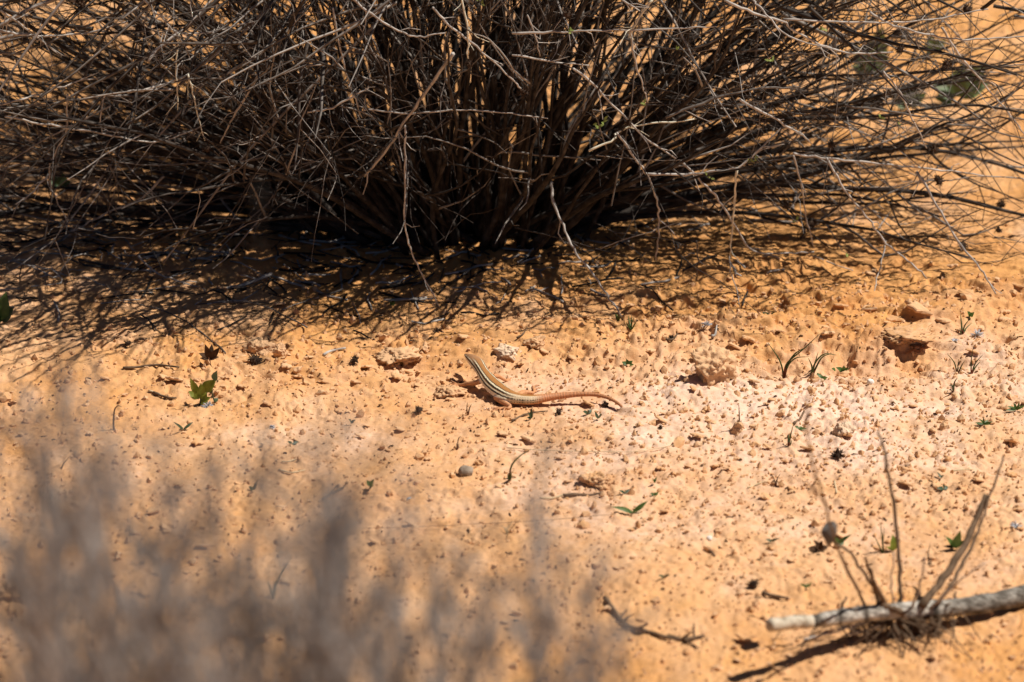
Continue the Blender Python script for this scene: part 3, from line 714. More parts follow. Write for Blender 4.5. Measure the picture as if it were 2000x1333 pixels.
    # big dried bud on the bent twig
    p = at_y(1617, 1040, y-.01); me = rock_mesh('dry_bud', 77, 3, .1, 1.0); me.materials.append(M['bud_grey']); 
    ob = bpy.data.objects.new('dry_bud', me); COL.objects.link(ob); ob.parent = root; ob.location = p-org; ob.scale = (.0078, .007, .0115); ob.rotation_euler = (0, .2, 0)
    # dark knot where the twigs leave the branch, and rootlets below
    tw([(1715,1178,y-.009),(1740,1188,y-.0095),(1766,1200,y-.0095)], .0030, .0028, 'dry', 'bark_scar')
    mb = MB()
    for i in range(95):
        u0 = rng.normal(1745, 55); z0 = at_y(u0, 1205, y)
        e = z0 + np.array([rng.normal()*.03, rng.normal()*.02-.004, -rng.uniform(.008, .03)]); e[2] = max(e[2], G(e[0], e[1])+.001)
        mid = (z0+e)/2+rng.normal(size=3)*.006; mb.tube(catmull([z0, mid, e], 3), np.linspace(.0011, .0004, 7), 3, False)
    mb.build('rootlets', M['dry'], root, origin=org)['kind'] = 'stuff'
    tw([(1700,1215,y-.004),(1660,1225,y-.012),(1620,1238,y-.02),(1570,1248,y-.03)], .0016, .0009, 'pale', 'root'); tw([(1760,1205,y),(1768,1222,y-.004),(1780,1240,y-.008)], .002, .0010, 'dry', 'root')
    tw([(1800,1205,y),(1792,1225,y-.004),(1800,1240,y-.008)], .0018, .0008, 'dry', 'root'); tw([(1740,1210,y),(1690,1232,y-.01),(1650,1240,y-.02)], .0016, .0008, 'pale', 'root')
log_part()

# ---------------------------------------------------------------- the lizard
def lizard():
    # spine: photo position, height of the body axis above the ground, half width, half height (mm)
    sp = [(908.5,693,19.0,.9,.8),(912,695,19.6,2.0,1.7),(918,699,20.2,3.8,3.2),(926,705,20.3,5.4,4.5),(933,712,19.6,5.8,4.9),(939,721,18.0,5.1,4.7),(945,731,15.8,5.2,4.9),(953,742,13.2,6.2,5.3),(963,753,11.0,7.1,5.7),
          (975,763,9.4,7.4,5.8),(988,771,8.2,6.9,5.4),(1002,777,7.2,6.1,5.0),(1018,780,6.5,4.9,4.3),(1034,781,6.2,4.5,4.1),(1052,779.5,6.4,3.9,3.7),(1075,776,7.2,3.2,3.1),(1100,773,8.2,2.75,2.65),(1130,770.5,9.4,2.2,2.15),(1160,771,9.8,1.8,1.75),
          (1185,776.5,8.9,1.5,1.45),(1204,786,7.0,1.25,1.2),(1217,797.5,4.6,1.0,.98),(1225,808.5,2.4,.85,.8),(1229,817,1.1,.65,.65)]
    g0 = G(lx, ly)+.0006
    P = []; W = []; Hh = []
    for u, v, z, w, h in sp:
        P.append(at_z(u, v, g0+z*.001)); W.append(w*.00120); Hh.append(h*.00115)
    C = catmull(P, 10); t = np.linspace(0, len(P)-1, len(C)); W = np.interp(t, np.arange(len(P)), W); Hh = np.interp(t, np.arange(len(P)), Hh)
    T = np.gradient(C, axis=0); T /= np.linalg.norm(T, axis=1)[:, None]
    Z = np.array([0, 0, 1.]); S = np.cross(T, Z); S /= np.linalg.norm(S, axis=1)[:, None]; U = np.cross(S, T)
    bm = MB(); n = 24; ang = np.arange(n)*2*math.pi/n
    ring = C[:, None]+S[:, None]*(W[:, None, None]*np.cos(ang)[None, :, None])+U[:, None]*(Hh[:, None, None]*np.sin(ang)[None, :, None])
    bm.v = ring.reshape(-1, 3).tolist(); k = len(C)
    for i in range(k-1):
        for j in range(n): bm.f.append((i*n+j, i*n+(j+1) % n, (i+1)*n+(j+1) % n, (i+1)*n+j))
    bm.f.append(tuple(range(n))[::-1]); bm.f.append(tuple((k-1)*n+j for j in range(n)))
    legs = []
    def limb(pts, rads, per=5):
        A = catmull(pts, per); r = np.interp(np.linspace(0, len(rads)-1, len(A)), np.arange(len(rads)), rads); bm.tube(A, r, 10); legs.append((A, r)); return A
    gz = lambda u, v, h: at_z(u, v, g0+h*.001)
    def foot(base, dirs, r=.0007):
        for d in dirs:
            q = [np.array(base)]
            for (u, v, h) in d: q.append(gz(u, v, h))
            A = catmull(q, 4); rr = np.linspace(r*1.25, r*.75, len(A)); bm.tube(A, rr, 7); legs.append((A, rr))
    # left front leg, stretched out to the left
    limb([gz(946,738,14), gz(938,745,11), gz(926,748.5,7.5), gz(912,750,4.5), gz(901,752.5,2), gz(893,752,1.2)], [.0030, .0027, .0024, .0020, .0016, .0013])
    foot(gz(894,752,1.2), [[(888,748,1.5),(881,744,1.0)],[(886,750,1.6),(878,748.5,1.0)],[(886,752.5,1.3),(878,753,.9)],[(888,755,1.2),(882,758,.8)],[(892,756,1.1),(889,760,.8)]])
    # left hind leg: thigh forward, shank back, foot forward
    limb([gz(1003,777,7), gz(990,779.5,6.5), gz(976,778,6), gz(968,776,5.6)], [.0044, .0043, .0038, .0030])
    limb([gz(968,776,5.6), gz(979,783,4.6), gz(991,790,3.2), gz(997.5,794,2.0)], [.0031, .0031, .0024, .0017])
    limb([gz(997.5,794,2.0), gz(992,798,1.5), gz(982,797,1.3)], [.0017, .0015, .0014])
    foot(gz(983,797,1.3), [[(965,796.5,1.2),(945,799.5,.8)],[(968,797.5,1.4),(952,801,.8)],[(972,799,1.6),(960,803,.8)],[(977,799,1.8),(976,806,.7)],[(985,799,1.3),(981,807,.7)]])
    # right hind leg, foot behind the body
    limb([gz(1008,775,7), gz(1022,768,6), gz(1035,767,5)], [.0034, .003, .0022]); limb([gz(1035,767,5), gz(1040,768,4), gz(1043,766,1.6)], [.002, .0016, .0012])
    foot(gz(1043,766,1.6), [[(1043,758,1.8),(1047,753,1.4),(1054,753,.8)],[(1046,760,1.5),(1052,758,.9)],[(1041,757,1.6),(1041,752,.9)],[(1048,764,1.3),(1056,763,.8)]])
    # right front leg, reaching past the far flank
    limb([gz(962,735,14), gz(974,736,9), gz(983,741,5), gz(989,744,1.6)], [.0024, .002, .0016, .0012])
    foot(gz(989,744,1.6), [[(992,738,1.4),(991,733,.9)],[(995,741,1.3),(999,738,.9)],[(996,745,1.2),(1002,745,.8)]])
    me = bpy.data.meshes.new('lizard'); me.from_pydata(bm.v, [], bm.f); me.update()
    tmp = bpy.data.objects.new('lizard', me); COL.objects.link(tmp)
    md = tmp.modifiers.new('r', 'REMESH'); md.mode = 'VOXEL'; md.voxel_size = .00032; md.use_smooth_shade = True
    sm = tmp.modifiers.new('s', 'SMOOTH'); sm.iterations = 3; sm.factor = .4
    dg = bpy.context.evaluated_depsgraph_get(); ev = tmp.evaluated_get(dg); me2 = bpy.data.meshes.new_from_object(ev, depsgraph=dg)
    bpy.data.objects.remove(tmp); me2.name = 'lizard'
    nv = len(me2.vertices); V = np.empty(nv*3); me2.vertices.foreach_get('co', V); V = V.reshape(-1, 3)
    best = np.full(nv, 1e9); bi = np.zeros(nv, int)
    for a in range(0, nv, 4000):
        d2 = ((V[a:a+4000, None]-C[None])**2).sum(-1); bi[a:a+4000] = d2.argmin(1); best[a:a+4000] = d2.min(1)
    best = np.sqrt(best)
    dl = np.full(nv, 9.)
    for A, r in legs:
        for a in range(0, nv, 8000):
            d = np.sqrt(((V[a:a+8000, None]-A[None])**2).sum(-1))/r[None]; dl[a:a+8000] = np.minimum(dl[a:a+8000], d.min(1))
    R = V-C[bi]; lat = (R*S[bi]).sum(1)/W[bi]; ver = (R*U[bi]).sum(1)/Hh[bi]
    phi = np.abs(np.degrees(np.arctan2(lat, ver)))          # 0 = middle of the back, 90 = flank, 180 = belly
    body_d = np.hypot(lat, ver)
    s = bi/float(k-1)*(len(sp)-1)                            # spine station
    arc = np.concatenate([[0], np.cumsum(np.linalg.norm(np.diff(C, axis=0), axis=1))]); al = arc[bi]
    ORG = np.array((.40, .175, .05)); CRM = np.array((.90, .77, .53)); BLK = np.array((.035, .02, .010)); BRN = np.array((.33, .15, .045)); BEL = np.array((.88, .76, .64)); TAIL = np.array((.66, .25, .10)); SKIN = np.array((.62, .29, .13))
    stops = [(0, ORG), (19, ORG), (21, BLK), (25, BLK), (27, CRM), (35, CRM), (37, BLK), (48, BLK), (50, BRN), (54, BRN), (56, CRM), (64, CRM), (66, BLK), (76, BLK), (79, CRM), (88, CRM), (91, BEL*.8), (104, BEL), (180, BEL)]
    xs = [a for a, _ in stops]; cs = np.array([c for _, c in stops])
    ph = phi + 2.0*vnoise(al*900, lat*3, 3)
    bodyc = np.stack([np.interp(ph, xs, cs[:, i]) for i in range(3)], 1)
    spots = sstep(.25, .5, vnoise(al*1100, phi/7, 8))
    # stripes soften over the head
    headc = np.where((phi < 48)[:, None], ORG*.85+.06, np.where((phi < 60)[:, None], CRM, np.where((phi < 78)[:, None], BRN, np.where((phi < 92)[:, None], CRM, BEL)))); fh = (1-sstep(3.0, 5.0, s))[:, None]
    bodyc = bodyc*(1-fh)+headc*fh
    eye_line = np.exp(-((phi-66)/7)**2)*(s < 6)*(s > 1.0); bodyc = bodyc*(1-.75*eye_line[:, None])+BLK*.75*eye_line[:, None]
    snout = (1-sstep(.4, 1.6, s))[:, None]; bodyc = bodyc*(1-.6*snout)+np.array((.16, .10, .06))*.6*snout
    earm = np.exp(-(((phi-98)/9)**2+((s-4.4)/.28)**2))[:, None]; bodyc = bodyc*(1-.8*earm)+BLK*.8*earm
    # hips: stripes break up into rows of dots, then the tail turns plain orange
    dots = (np.sin(al*2*math.pi/.0022) > -.1)*(np.sin(phi/180*math.pi*11) > .1)
    hipc = np.where((phi < 22)[:, None], ORG, np.where((dots & (phi > 45) & (phi < 112))[:, None], BLK*1.5, CRM*.9*.6+ORG*.4)); hipc = np.where((phi > 118)[:, None], SKIN, hipc)
    f1 = sstep(10.0, 11.8, s)[:, None]; bodyc = bodyc*(1-f1)+hipc*f1
    tl = TAIL*(1-.25*sstep(14, 22, s)[:, None]); tl = tl*(.82+.18*np.sin(al*2*math.pi/.0026))[:, None]; tl = np.where((phi < 60)[:, None], tl*np.array((.98, 1.12, 1.25)), tl)
    f2 = sstep(13.2, 14.6, s)[:, None]; bodyc = bodyc*(1-f2)+tl*f2
    legc = SKIN[None]*(1-.22*spots[:, None]); lm = sstep(1.02, 1.25, body_d)*(dl < 1.6)*(s < 15); lm = lm[:, None]
    col = np.clip(bodyc*(1-lm)+legc*lm, 0, 1)
    ca = me2.color_attributes.new('skin', 'FLOAT_COLOR', 'POINT'); ca.data.foreach_set('color', np.hstack([col, np.ones((nv, 1))]).astype(np.float32).ravel())
    fa = me2.attributes.new('arc', 'FLOAT', 'POINT'); fa.data.foreach_set('value', al.astype(np.float32))
    m, nt_, b = new_mat('lizard_skin', .55, .35); N = nt_.nodes.new; L = nt_.links.new
    a1 = N('ShaderNodeAttribute'); a1.attribute_name = 'skin'; tc = N('ShaderNodeTexCoord')
    vo = N('ShaderNodeTexVoronoi'); vo.inputs['Scale'].default_value = 900; L(tc.outputs['Object'], vo.inputs['Vector'])
    nz = N('ShaderNodeTexNoise'); nz.inputs['Scale'].default_value = 700; L(tc.outputs['Object'], nz.inputs['Vector'])
    mr = N('ShaderNodeMapRange'); mr.inputs['To Min'].default_value = .75; mr.inputs['To Max'].default_value = 1.2; L(nz.outputs['Fac'], mr.inputs['Value'])
    mu = N('ShaderNodeVectorMath'); mu.operation = 'SCALE'; L(a1.outputs['Color'], mu.inputs[0]); L(mr.outputs[0], mu.inputs['Scale']); L(mu.outputs[0], b.inputs['Base Color'])
    bp = N('ShaderNodeBump'); bp.inputs['Distance'].default_value = .00035; bp.inputs['Strength'].default_value = .7; L(vo.outputs['Distance'], bp.inputs['Height']); L(bp.outputs[0], b.inputs['Normal'])
    me2.materials.clear(); me2.materials.append(m)
    org = np.array([P[9][0], P[9][1], g0]); me2.transform(Matrix.Translation(-Vector(org)))
    o = link_mesh('lizard', me2, None, None, org); prop(o, 'small striped lizard with orange tail and raised head basking on the sand', 'lizard')
    em, _, eb = new_mat('lizard_eye', .08, .6); eb.inputs['Base Color'].default_value = (.008, .006, .005, 1)
    for sd in (-1, 1):
        i = int(np.argmin(np.abs(t-2.35))); p = C[i]+S[i]*W[i]*.80*sd+U[i]*Hh[i]*.42
        b2 = bmesh.new(); bmesh.ops.create_uvsphere(b2, u_segments=12, v_segments=8, radius=.00095); e = bpy.data.meshes.new('eye'); b2.to_mesh(e); b2.free()
        e.polygons.foreach_set('use_smooth', [True]*len(e.polygons)); link_mesh('eye', e, em, o, p-org)
lizard()

# ---------------------------------------------------------------- small plants
def px_tuft(name, u, v, blades, label, cat='grass tuft', group=None, r=.0008, mat='grass', base='red', wide=0):
    """blades: lists of (du, dv) in photo pixels from the foot of the plant"""
    p = on_ground(u, v); e = empty(name, p, label, cat, group)
    for bl in blades:
        yb = p[1]; P = [p-np.array([0, 0, .002])]; lean = random.uniform(-.012, .012)
        for i, (du, dv) in enumerate(bl):
            q = at_y(u+du, v+dv, yb+lean*(i+1)/len(bl)); q[2] = max(q[2], G(q[0], q[1])+.001); P.append(q)
        if len(P) == 2: P = [P[0], (P[0]+P[1])/2+np.array([random.uniform(-.001, .001), 0, .001]), P[1]]
        C = catmull(P, 6); n = len(C); mb = MB(); tt = np.linspace(0, 1, n); rr = r*random.uniform(.85, 1.15)*(1-.8*tt**2)
        mb.tube(C, rr, 5, mi=0)
        ms = [M[mat], M[base]] if base else [M[mat]]
        if base:
            nf = 5; mb.m = [1 if (i//nf) < n*.22 else 0 for i in range(len(mb.f))]
        mb.build('blade', ms, e, origin=p)
    return e
GT = 'grass tufts sprouting from the sand'
px_tuft('grass_tuft', 1532, 742, [[(-8,-35),(-32,-72)],[(4,-30),(35,-58),(72,-92)],[(6,-25),(22,-42),(48,-45)],[(-6,-10)],[(2,-20),(20,-50),(44,-64)]], 'tallest forked grass tuft with a long blade, right of the big sand clod', group=GT, r=.0011)
px_tuft('grass_tuft', 1584, 738, [[(2,-20),(-5,-38)],[(6,-22),(14,-50)],[(8,-28),(26,-46),(50,-44)],[(10,-20),(22,-40),(40,-47)]], 'grass tuft with blades arching right, beside the tallest forked tuft', group=GT, r=.001)
px_tuft('grass_tuft', 1233, 642, [[(-6,-24)],[(0,-26)],[(6,-22)],[(10,-14)],[(-10,-12)]], 'short fresh green grass tuft at the tip of the hanging twig', group=GT, r=.0009, base=None, mat='gleaf')
px_tuft('grass_tuft', 1207, 626, [[(-5,-10)],[(2,-12)],[(6,-8)]], 'very small green sprout just left of the short fresh tuft', group=GT, r=.0014, base=None, mat='gleaf')
px_tuft('grass_tuft', 1880, 653, [[(-2,-20),(-4,-40)],[(4,-16),(16,-32)],[(6,-10),(18,-22)],[(-5,-12)]], 'dark grass tuft beside the grey fluffy seeds at the right', group=GT, r=.0009)
px_tuft('grass_tuft', 1870, 729, [[(-6,-20),(-20,-38)],[(2,-28)],[(8,-14),(14,-24)],[(4,-12)]], 'left one of the two thin grass tufts near the right edge', group=GT, r=.0008)
px_tuft('grass_tuft', 1897, 730, [[(0,-25),(3,-48)],[(8,-20),(22,-36)],[(8,-12),(18,-24)]], 'right one of the two thin grass tufts near the right edge', group=GT, r=.0008)
px_tuft('grass_tuft', 1862, 764, [[(-6,-14)],[(2,-16),(8,-26)],[(-2,-12)]], 'small dark grass sprout below the two thin tufts', group=GT, r=.0008)
px_tuft('grass_tuft', 1444, 833, [[(0,-20),(-1,-45)],[(4,-12)],[(-4,-14)]], 'single dark upright blade over a small brown clod', group=GT, r=.0008, mat='dry')
px_tuft('grass_tuft', 1540, 872, [[(4,-20),(10,-44)],[(0,-18),(2,-22)],[(6,-12)]], 'thin dark sprout between the big clod and the bare twigs', group=GT, r=.0008)
px_tuft('grass_tuft', 995, 938, [[(2,-20),(8,-34),(22,-48),(42,-60)],[(-2,-14)],[(3,-16)]], 'long curved olive blade right of the grey pebble', group=GT, r=.0011)
px_tuft('grass_tuft', 893, 879, [[(-2,-14)],[(2,-20),(7,-27)],[(3,-12)]], 'tiny dark sprout above the smooth grey pebble', group=GT, r=.0007, mat='dry')
px_tuft('grass_tuft', 990, 1044, [[(-6,-14)],[(4,-14),(12,-26)],[(8,-10),(26,-30)],[(2,-18)],[(-2,-10),(-12,-18)]], 'pale wispy grass tuft in front of the grey pebble', group=GT, r=.0006, mat='straw', base=None)
px_tuft('grass_tuft', 533, 1168, [[(6,-25),(16,-48),(38,-84)],[(2,-18),(4,-34)],[(-4,-15),(-12,-35)]], 'blurred long grass blade among the grey shrub\'s twigs', group=GT, r=.0011, base=None)
px_tuft('grass_tuft', 914, 810, [[(-2,-12),(-1,-24)],[(3,-12),(7,-20)]], 'tiny dark sprout in front of the lizard\'s shadow', group=GT, r=.0007, mat='dry')
px_tuft('grass_tuft', 1725, 1080, [[(-2,-30),(-6,-60)],[(0,-25),(2,-50)],[(-8,-14),(-18,-34)]], 'thin yellowish blades beside a single broad leaf, behind the fallen branch', group=GT, r=.0008, base=None)
px_tuft('grass_tuft', 1516, 948, [[(-4,-12),(-10,-22)],[(2,-12),(8,-22)],[(0,-10)]], 'faint dry sprout on the pale sand', group=GT, r=.0007, mat='dry')
px_tuft('grass_tuft', 1815, 1105, [[(-2,-20),(2,-45)],[(3,-18)]], 'thin pale stalk left of the leafy seedling', group=GT, r=.0008, mat='dry', base=None)
px_tuft('dry_stalk', 222, 841, [[(0,-20),(2,-40),(8,-48),(16,-46)]], 'dry hooked stalk standing left of the bright green seedling', 'stalk', r=.0009, mat='dry', base=None)
px_tuft('dry_stalk', 118, 918, [[(6,-12),(20,-28)]], 'short dry stalk leaning right at the far left', 'stalk', r=.0008, mat='dry', base=None)

def px_leaves(name, u, v, leaves, label, cat='seedling', group=None, mat='gleaf', stem=None):
    """leaves: (du0,dv0,du1,dv1,width px[,mat])"""
    p = on_ground(u, v); e = empty(name, p, label, cat, group); sc = np.linalg.norm(p-CAM)/D*.0005
    for lf in leaves:
        a, b, c, d, w = [q*(1.25 if name == 'leafy_plant' else 1) for q in lf[:5]]; m_ = lf[5] if len(lf) > 5 else mat
        yb = p[1]; q0 = at_y(u+a, v+b, yb+.0); q1 = at_y(u+c, v+d, yb+random.uniform(-.008, .006))
        for q in (q0, q1): q[2] = max(q[2], G(q[0], q[1])+.001)
        mb = MB(); mb.leaf(q0, q1, w*sc, np.array([random.uniform(-.2, .4), -.75, .75]), curl=random.uniform(.02, .10), seg=7, fold=.22)
        mb.build('leaf', M[m_], e, origin=p)
    for st in (stem or []):
        C = catmull([at_y(u+a, v+b, p[1]) for a, b in st], 5); mb = MB(); mb.tube(C, .0007, 5); mb.build('stem', M['dleaf'], e, origin=p)
    return e
GS = 'small green seedlings on the sand'
px_leaves('seedling', 390, 790, [(-6,-22,-19,-52,15),(2,-16,2,-42,17),(6,-26,32,-48,24),(-4,-10,-22,-26,16),(4,-6,14,-24,19),(0,-2,22,-14,15),(-2,-10,-8,-32,17),(28,-46,34,-66,15,'dleaf'),(20,-28,24,-22,8,'dleaf'),(28,-4,36,-12,10,'dleaf')],
    'brightest green leafy seedling, alone on the sand at left', group=GS, mat='leaf', stem=[[(30,-2),(24,-24),(28,-46)],[(0,2),(2,-10)]])
px_leaves('seedling', 1226, 715, [(0,-2,-12,-8,9),(0,-2,-3,-14,9),(0,-2,10,-10,9),(0,-2,12,-2,8),(0,0,-8,0,8)], 'small green rosette right of the lizard\'s back', group=GS)
px_leaves('seedling', 1503, 626, [(0,-2,-14,-16,15,'dleaf'),(0,-2,22,-14,16,'dleaf'),(0,0,10,-8,10,'dbrown')], 'two-leaved dark seedling under the edge of the shrub', group=GS)
px_leaves('seedling', 1605, 742, [(0,-2,-10,-6,8),(0,-2,2,-8,9),(0,-2,12,-4,8)], 'left clump of tiny clover leaves by the tall grass', group=GS)
px_leaves('seedling', 1646, 728, [(0,-2,-14,-10,10),(0,-2,2,-14,11),(0,-2,12,-8,10),(-14,-4,-22,-8,8)], 'right clump of tiny clover leaves by the tall grass', group=GS)
px_leaves('seedling', 1921, 832, [(0,0,-18,-6,5),(0,0,-10,-14,5),(0,0,0,-17,5),(0,0,10,-12,5),(0,0,20,-8,5),(0,0,14,-2,5),(0,0,-14,0,5)], 'spiky dark green rosette near the right edge', group=GS)
px_leaves('seedling', 1985, 802, [(0,0,-18,-8,6),(0,0,-6,-16,6),(0,0,6,-18,6),(0,0,18,-10,6),(0,0,-22,0,6)], 'spiky rosette cut by the right edge of the view', group=GS)
px_leaves('seedling', 1236, 1004, [(0,0,-42,-14,10),(0,0,30,-26,10),(0,0,14,-12,8),(0,0,-14,-6,8)], 'strap-leaved seedling with long low leaves, centre right foreground', group=GS)
px_leaves('seedling', 1220, 966, [(0,0,-12,-8,6),(0,0,10,-10,6),(0,0,2,-8,6)], 'small seedling just above the long-leaved one', group=GS, mat='dleaf')
px_leaves('seedling', 1278, 970, [(0,0,-8,-6,6),(0,0,8,-8,7),(0,0,0,-8,5)], 'tiny seedling upper right of the long-leaved one', group=GS)
px_leaves('seedling', 1278, 946, [(0,0,-5,-12,5),(0,0,6,-16,5)], 'tiny two-bladed sprout straight above the tiny seedling', group=GS)
px_leaves('seedling', 723, 958, [(0,-8,-7,-20,9),(0,-8,8,-22,10),(0,-4,7,-10,7)], 'round-leaved sprout left of the smooth grey pebble', group=GS, stem=[[(0,2),(0,-10)]])
px_leaves('seedling', 358, 842, [(0,0,-20,-18,6),(0,0,20,-18,6)], 'two-bladed sprout below the brightest seedling', group=GS, mat='dleaf')
px_leaves('seedling', 571, 870, [(0,0,-10,-8,6),(0,0,12,-8,6)], 'little winged sprout between grey twigs and lizard', group=GS, mat='dleaf')
px_leaves('seedling', 685, 830, [(0,-3,-5,-12,7),(0,-3,10,-10,6)], 'bluish two-leaved sprout left of the lizard\'s hind foot', group=GS, mat='dleaf')
px_leaves('seedling', 495, 960, [(0,0,-10,-10,7),(0,0,8,-22,7)], 'dim sprout behind the blurred twigs', group=GS, mat='dleaf')
px_leaves('seedling', 1037, 820, [(0,0,-6,-14,7),(0,0,2,-22,8),(0,0,-8,-4,6)], 'upright dark green sprout below the base of the tail', group=GS, mat='dleaf')
px_leaves('seedling', 1148, 810, [(0,0,-10,-6,8),(0,0,8,-10,8),(0,0,0,-10,7)], 'bluish sprout under the middle of the tail', group=GS, mat='dleaf')
px_leaves('seedling', 1168, 820, [(0,0,-6,-16,6),(0,0,6,-14,6),(0,0,0,-10,6)], 'dark pointed sprout between the tail and its tip', group=GS, mat='dleaf')
px_leaves('seedling', 1745, 1078, [(0,0,-2,-34,17),(0,0,-14,-10,8)], 'single broad upright leaf behind the fallen branch', group=GS, mat='leaf')
px_leaves('seedling', 1862, 1072, [(0,0,-16,-24,13),(0,0,14,-36,18),(0,0,22,-16,12),(0,0,-20,-4,8,'dbrown')], 'leafy seedling behind the dark upright twig', group=GS)
px_leaves('seedling', 1636, 1066, [(0,0,-6,-18,12),(0,0,28,-22,9),(0,0,14,-6,7)], 'green seedling beside the dried bud and dead leaves', group=GS)
px_leaves('seedling', 1508, 1060, [(0,0,-14,-6,6),(0,0,14,-8,6),(0,0,4,-8,6)], 'low seedling left of the dead brown leaves', group=GS, mat='dleaf')
px_leaves('seedling', 1575, 1150, [(0,0,-12,-8,7),(0,0,10,-14,7),(0,0,2,-10,6)], 'small seedling above the stripped end of the branch', group=GS)
px_leaves('seedling', 1297, 1130, [(0,0,-12,-6,6),(0,0,12,-8,6)], 'faint low sprout above the curved fallen twig', group=GS, mat='dleaf')
px_leaves('seedling', 1843, 958, [(0,0,-14,-4,9),(0,0,8,-8,10),(0,0,-2,-12,8)], 'round-leaved dark seedling right of the tall bare twigs', group=GS, mat='dleaf')
px_leaves('seedling', 1838, 936, [(0,0,-8,-14,5),(0,0,6,-8,5)], 'tiny sprout directly above the round-leaved seedling', group=GS, mat='dleaf')
px_leaves('seedling', 1560, 840, [(0,0,8,14,7),(0,0,-8,-8,6),(0,2,16,12,6)], 'little seedling among the bare twigs\' tips', group=GS)
px_leaves('seedling', 1895, 620, [(0,0,-6,-12,10),(0,0,8,-10,9)], 'tiny round seedling above the dark tuft at the right', group=GS)
px_leaves('seedling', 765, 598, [(0,0,-6,-10,7),(0,0,6,-10,7)], 'tiny seedling at the front edge of the shrub\'s shade', group=GS)
px_leaves('dead_leaves', 1600, 1076, [(0,0,-22,-6,12),(0,0,-12,-22,12),(0,0,6,-20,14),(0,0,18,-8,12),(0,0,-14,6,10),(0,2,-2,-12,10)], 'curled dead brown leaves under the dried bud', 'leaves', mat='dbrown')
px_leaves('dried_plant', 410, 702, [(0,0,-22,-12,14),(0,0,-10,-30,14),(0,0,4,-30,13),(0,0,20,-24,14),(0,0,18,-4,10),(0,0,-20,6,8)], 'withered grey brown plant left of the clod with the seed head', 'dried plant', mat='dbrown')
# broader leaves behind the shrub
GB = 'dark leafy plants behind the shrub'
px_leaves('leafy_plant', 1870, 200, [(0,-10,-40,-30,40),(0,-10,10,-62,44),(0,-10,46,-64,42),(0,-10,50,-30,36),(-6,-6,-36,-6,30)], 'darkest broad-leaved plant behind the right edge of the shrub', 'plant', GB, 'mleaf')
px_leaves('leafy_plant', 1775, 215, [(0,-6,-26,-20,26),(0,-6,8,-46,26),(0,-6,28,-26,24)], 'small green plant left of the darkest broad-leaved plant', 'plant', GB, 'mleaf')
px_leaves('leafy_plant', 1700, 150, [(0,-6,-26,-50,40),(0,-6,20,-80,44),(0,-6,30,-30,30),(0,-4,-30,-16,26)], 'pale green plant half hidden by twigs at the top right', 'plant', GB, 'mleaf')
px_leaves('leafy_plant', 1822, 110, [(0,-4,-8,-34,26),(0,-4,20,-26,22)], 'green plant hidden in the twigs above the darkest one', 'plant', GB, 'mleaf')
px_leaves('leafy_plant', 118, 366, [(0,-2,-18,-16,18),(0,-2,4,-22,20),(0,-2,18,-10,14)], 'blurred green plant behind the left twigs of the shrub', 'plant', GB, 'mleaf')
px_leaves('leafy_plant', 475, 352, [(0,0,-10,-16,8),(0,0,10,-12,8)], 'tiny green plant seen through the shrub\'s left branches', 'plant', GB, 'gleaf')
px_leaves('leafy_plant', 2, 632, [(0,-4,-18,-40,22,'gleaf'),(0,-4,8,-50,24,'gleaf'),(0,-4,20,-24,22,'dleaf'),(0,-2,-10,-16,18,'dleaf')], 'green plant cut by the left edge beside the shrub\'s shade', 'plant', GB, 'mleaf')

# ---------------------------------------------------------------- fallen seed heads, fluff, sticks
def ground_seed(u, v, rpx, label, group='seed heads fallen on the sand', cat='seed head'):
    p = on_ground(u, v); sc = np.linalg.norm(p-CAM)/D*.0005; o = bpy.data.objects.new('fallen_seed_head', SEEDS[(int(u)) % 4]); COL.objects.link(o)
    s = rpx*sc/.0058; o.scale = (s, s, s); o.location = (p[0], p[1], p[2]+rpx*sc*.55); o.rotation_euler = (random.random()*6, random.random()*6, 0); prop(o, label, cat, group)
for a in [(498,712,16,'dark seed head lodged in the hollow before a brown clod'),(1636,896,15,'spiny seed head on the pale sand between the bare twigs'),(818,806,10,'small seed head left of the lizard\'s hind foot'),
          (1091,810,9,'seed head just below the base of the tail'),(1183,795,9,'seed head tucked under the tail\'s far bend'),(1471,1148,13,'dark round seed head above a short stick, foreground'),(856,654,11,'dark seed head at the front of the shrub\'s shade'),
          (1358,699,10,'dark seed head sitting on top of the biggest sand clod'),(249,676,9,'seed head at the left, under the edge of the shade'),(693,708,10,'black seed husk left of the reddish mound'),(1312,664,8,'dark seed husk in the rough crust below the shrub'),
          (1290,838,6,'little dark husk right of the tail tip')]:
    ground_seed(*a)
def fluff(u, v, rpx, label):
    p = on_ground(u, v); sc = np.linalg.norm(p-CAM)/D*.0005; mb = MB()
    for i in range(26):
        d = rng.normal(size=3); d[2] = abs(d[2]); d /= np.linalg.norm(d); mb.tube([p, p+d*rpx*sc*.6, p+d*rpx*sc+np.array([0, 0, -.001])], [.0005, .0005, .0003], 3, False)
    o = mb.build('fluffy_seed', M['fluff'], None, origin=p); prop(o, label, 'seed', 'grey fluffy seeds on the sand')
for a in [(1908,655,15,'larger grey fluffy seed beside the dark grass tuft at right'),(1865,668,10,'smaller grey fluffy seed left of the larger one'),(1168,866,9,'grey fluffy seed below the tail tip'),(405,795,14,'grey fluffy seed at the foot of the brightest seedling'),
          (1380,636,12,'grey fluffy seed in the rough crust under the shrub'),(1985,1030,16,'grey fluffy seed at the right edge above the fallen branch'),(532,836,8,'small grey seed in front of the hooked stalk\'s right side'),(800,975,6,'tiny bluish seed right of the round-leaved sprout')]:
    fluff(*a)
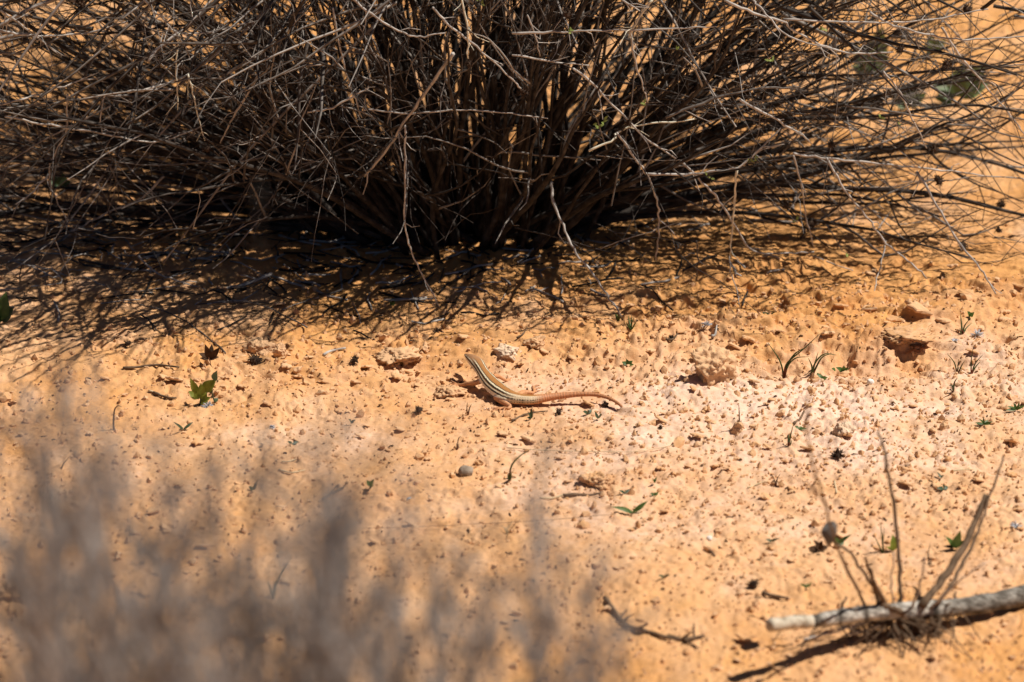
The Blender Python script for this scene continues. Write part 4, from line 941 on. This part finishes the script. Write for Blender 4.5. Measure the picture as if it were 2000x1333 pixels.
def stick(pts, rpx, label, mat='dry', name='stick', z=.0, group='sticks lying on the sand', spurs=0):
    P = [on_ground(u, v) for u, v in pts]; sc = np.linalg.norm(P[0]-CAM)/D*.0005; C = catmull(P, 5)
    for c in C: c[2] = G(c[0], c[1])+rpx*sc*.8+z
    C[:, 2] = np.convolve(np.pad(C[:, 2], 2, 'edge'), np.ones(5)/5, 'valid')+.0008
    mb = MB(); n = len(C); mb.tube(C, rpx*sc*np.linspace(1, .6, n)*(1+.15*rng.normal(size=n).clip(-1, 1)), 6)
    for s in range(spurs):
        j = int(rng.integers(2, n-2)); d = rng.normal(size=3); d[2] = abs(d[2])*.6; d /= np.linalg.norm(d); mb.tube([C[j], C[j]+d*.006, C[j]+d*.013], [rpx*sc*.6, rpx*sc*.5, rpx*sc*.3], 4, False)
    o = mb.build(name, M[mat], None, origin=P[0]); prop(o, label, 'stick', group)
stick([(1490,1162),(1510,1168),(1540,1174)], 5, 'short dark stick above the stripped end of the fallen branch')
stick([(1182,1175),(1205,1205),(1235,1230),(1290,1248),(1340,1254),(1375,1250)], 5, 'curved dark twig lying in the centre foreground', spurs=8)
stick([(1335,1252),(1350,1262),(1365,1270)], 3, 'short twig end forked off the curved dark twig')
stick([(1100,973),(1140,970),(1178,964)], 3.5, 'dark stick at the foot of the low rounded clod')
stick([(1055,975),(1080,970),(1100,968)], 2.0, 'pale straw left of the dark stick', 'straw')
stick([(630,980),(650,970),(672,958)], 3.2, 'small brown stick in front of the round-leaved sprout', spurs=2)
stick([(632,698),(650,690),(675,680)], 3, 'grey brown stick left of the black seed husk', 'pale')
stick([(240,722),(300,724),(350,720)], 3, 'long thin stick half buried at the left', 'dry')
stick([(545,920),(570,925),(595,921)], 1.8, 'pale straw among blurred grey twigs', 'straw')
stick([(550,905),(565,903),(582,898)], 1.6, 'second pale straw, just above the first', 'straw')
stick([(1300,675),(1315,664),(1324,655)], 2.4, 'thin dark stick in the rough crust', 'dry')
stick([(1390,665),(1397,650),(1400,642)], 3, 'grey stub of wood standing under the shrub', 'pale', z=.002)
stick([(1550,832),(1560,825),(1570,815)], 3, 'dark chip of wood by the bare twigs\' tips')
stick([(1860,922),(1880,921),(1900,920)], 2, 'bleached straw right of the tall bare twig', 'straw')
stick([(1630,945),(1632,958),(1634,968)], 2.4, 'short white straw in the bright sand', 'straw')
stick([(1460,955),(1480,948),(1500,943)], 1.6, 'thin pale straw on the bright crust', 'straw')
stick([(1200,1010),(1000,1024),(850,1035),(700,1040)], .55, 'very long hair-thin straw crossing the foreground', 'dry', z=.002)
stick([(990,880),(1080,885),(1230,890),(1330,872)], 1.0, 'thin trailing straw right of the curved blade', 'straw', z=.001)
stick([(1378,1075),(1388,1082),(1396,1090)], 3.4, 'dark wood chip below the tiny white pebble')
stick([(1000,826),(1030,812),(1070,806)], 2.0, 'thin dark rootlet under the base of the tail')
stick([(300,770),(330,780),(345,782)], 3, 'short dark twig at the foot of the brightest seedling')
stick([(290,765),(310,772),(325,776)], 2, 'pale twig left of the brightest seedling', 'straw')
stick([(1010,662),(1022,655),(1030,645)], 2.2, 'thin dark stick above the flat pale stone')
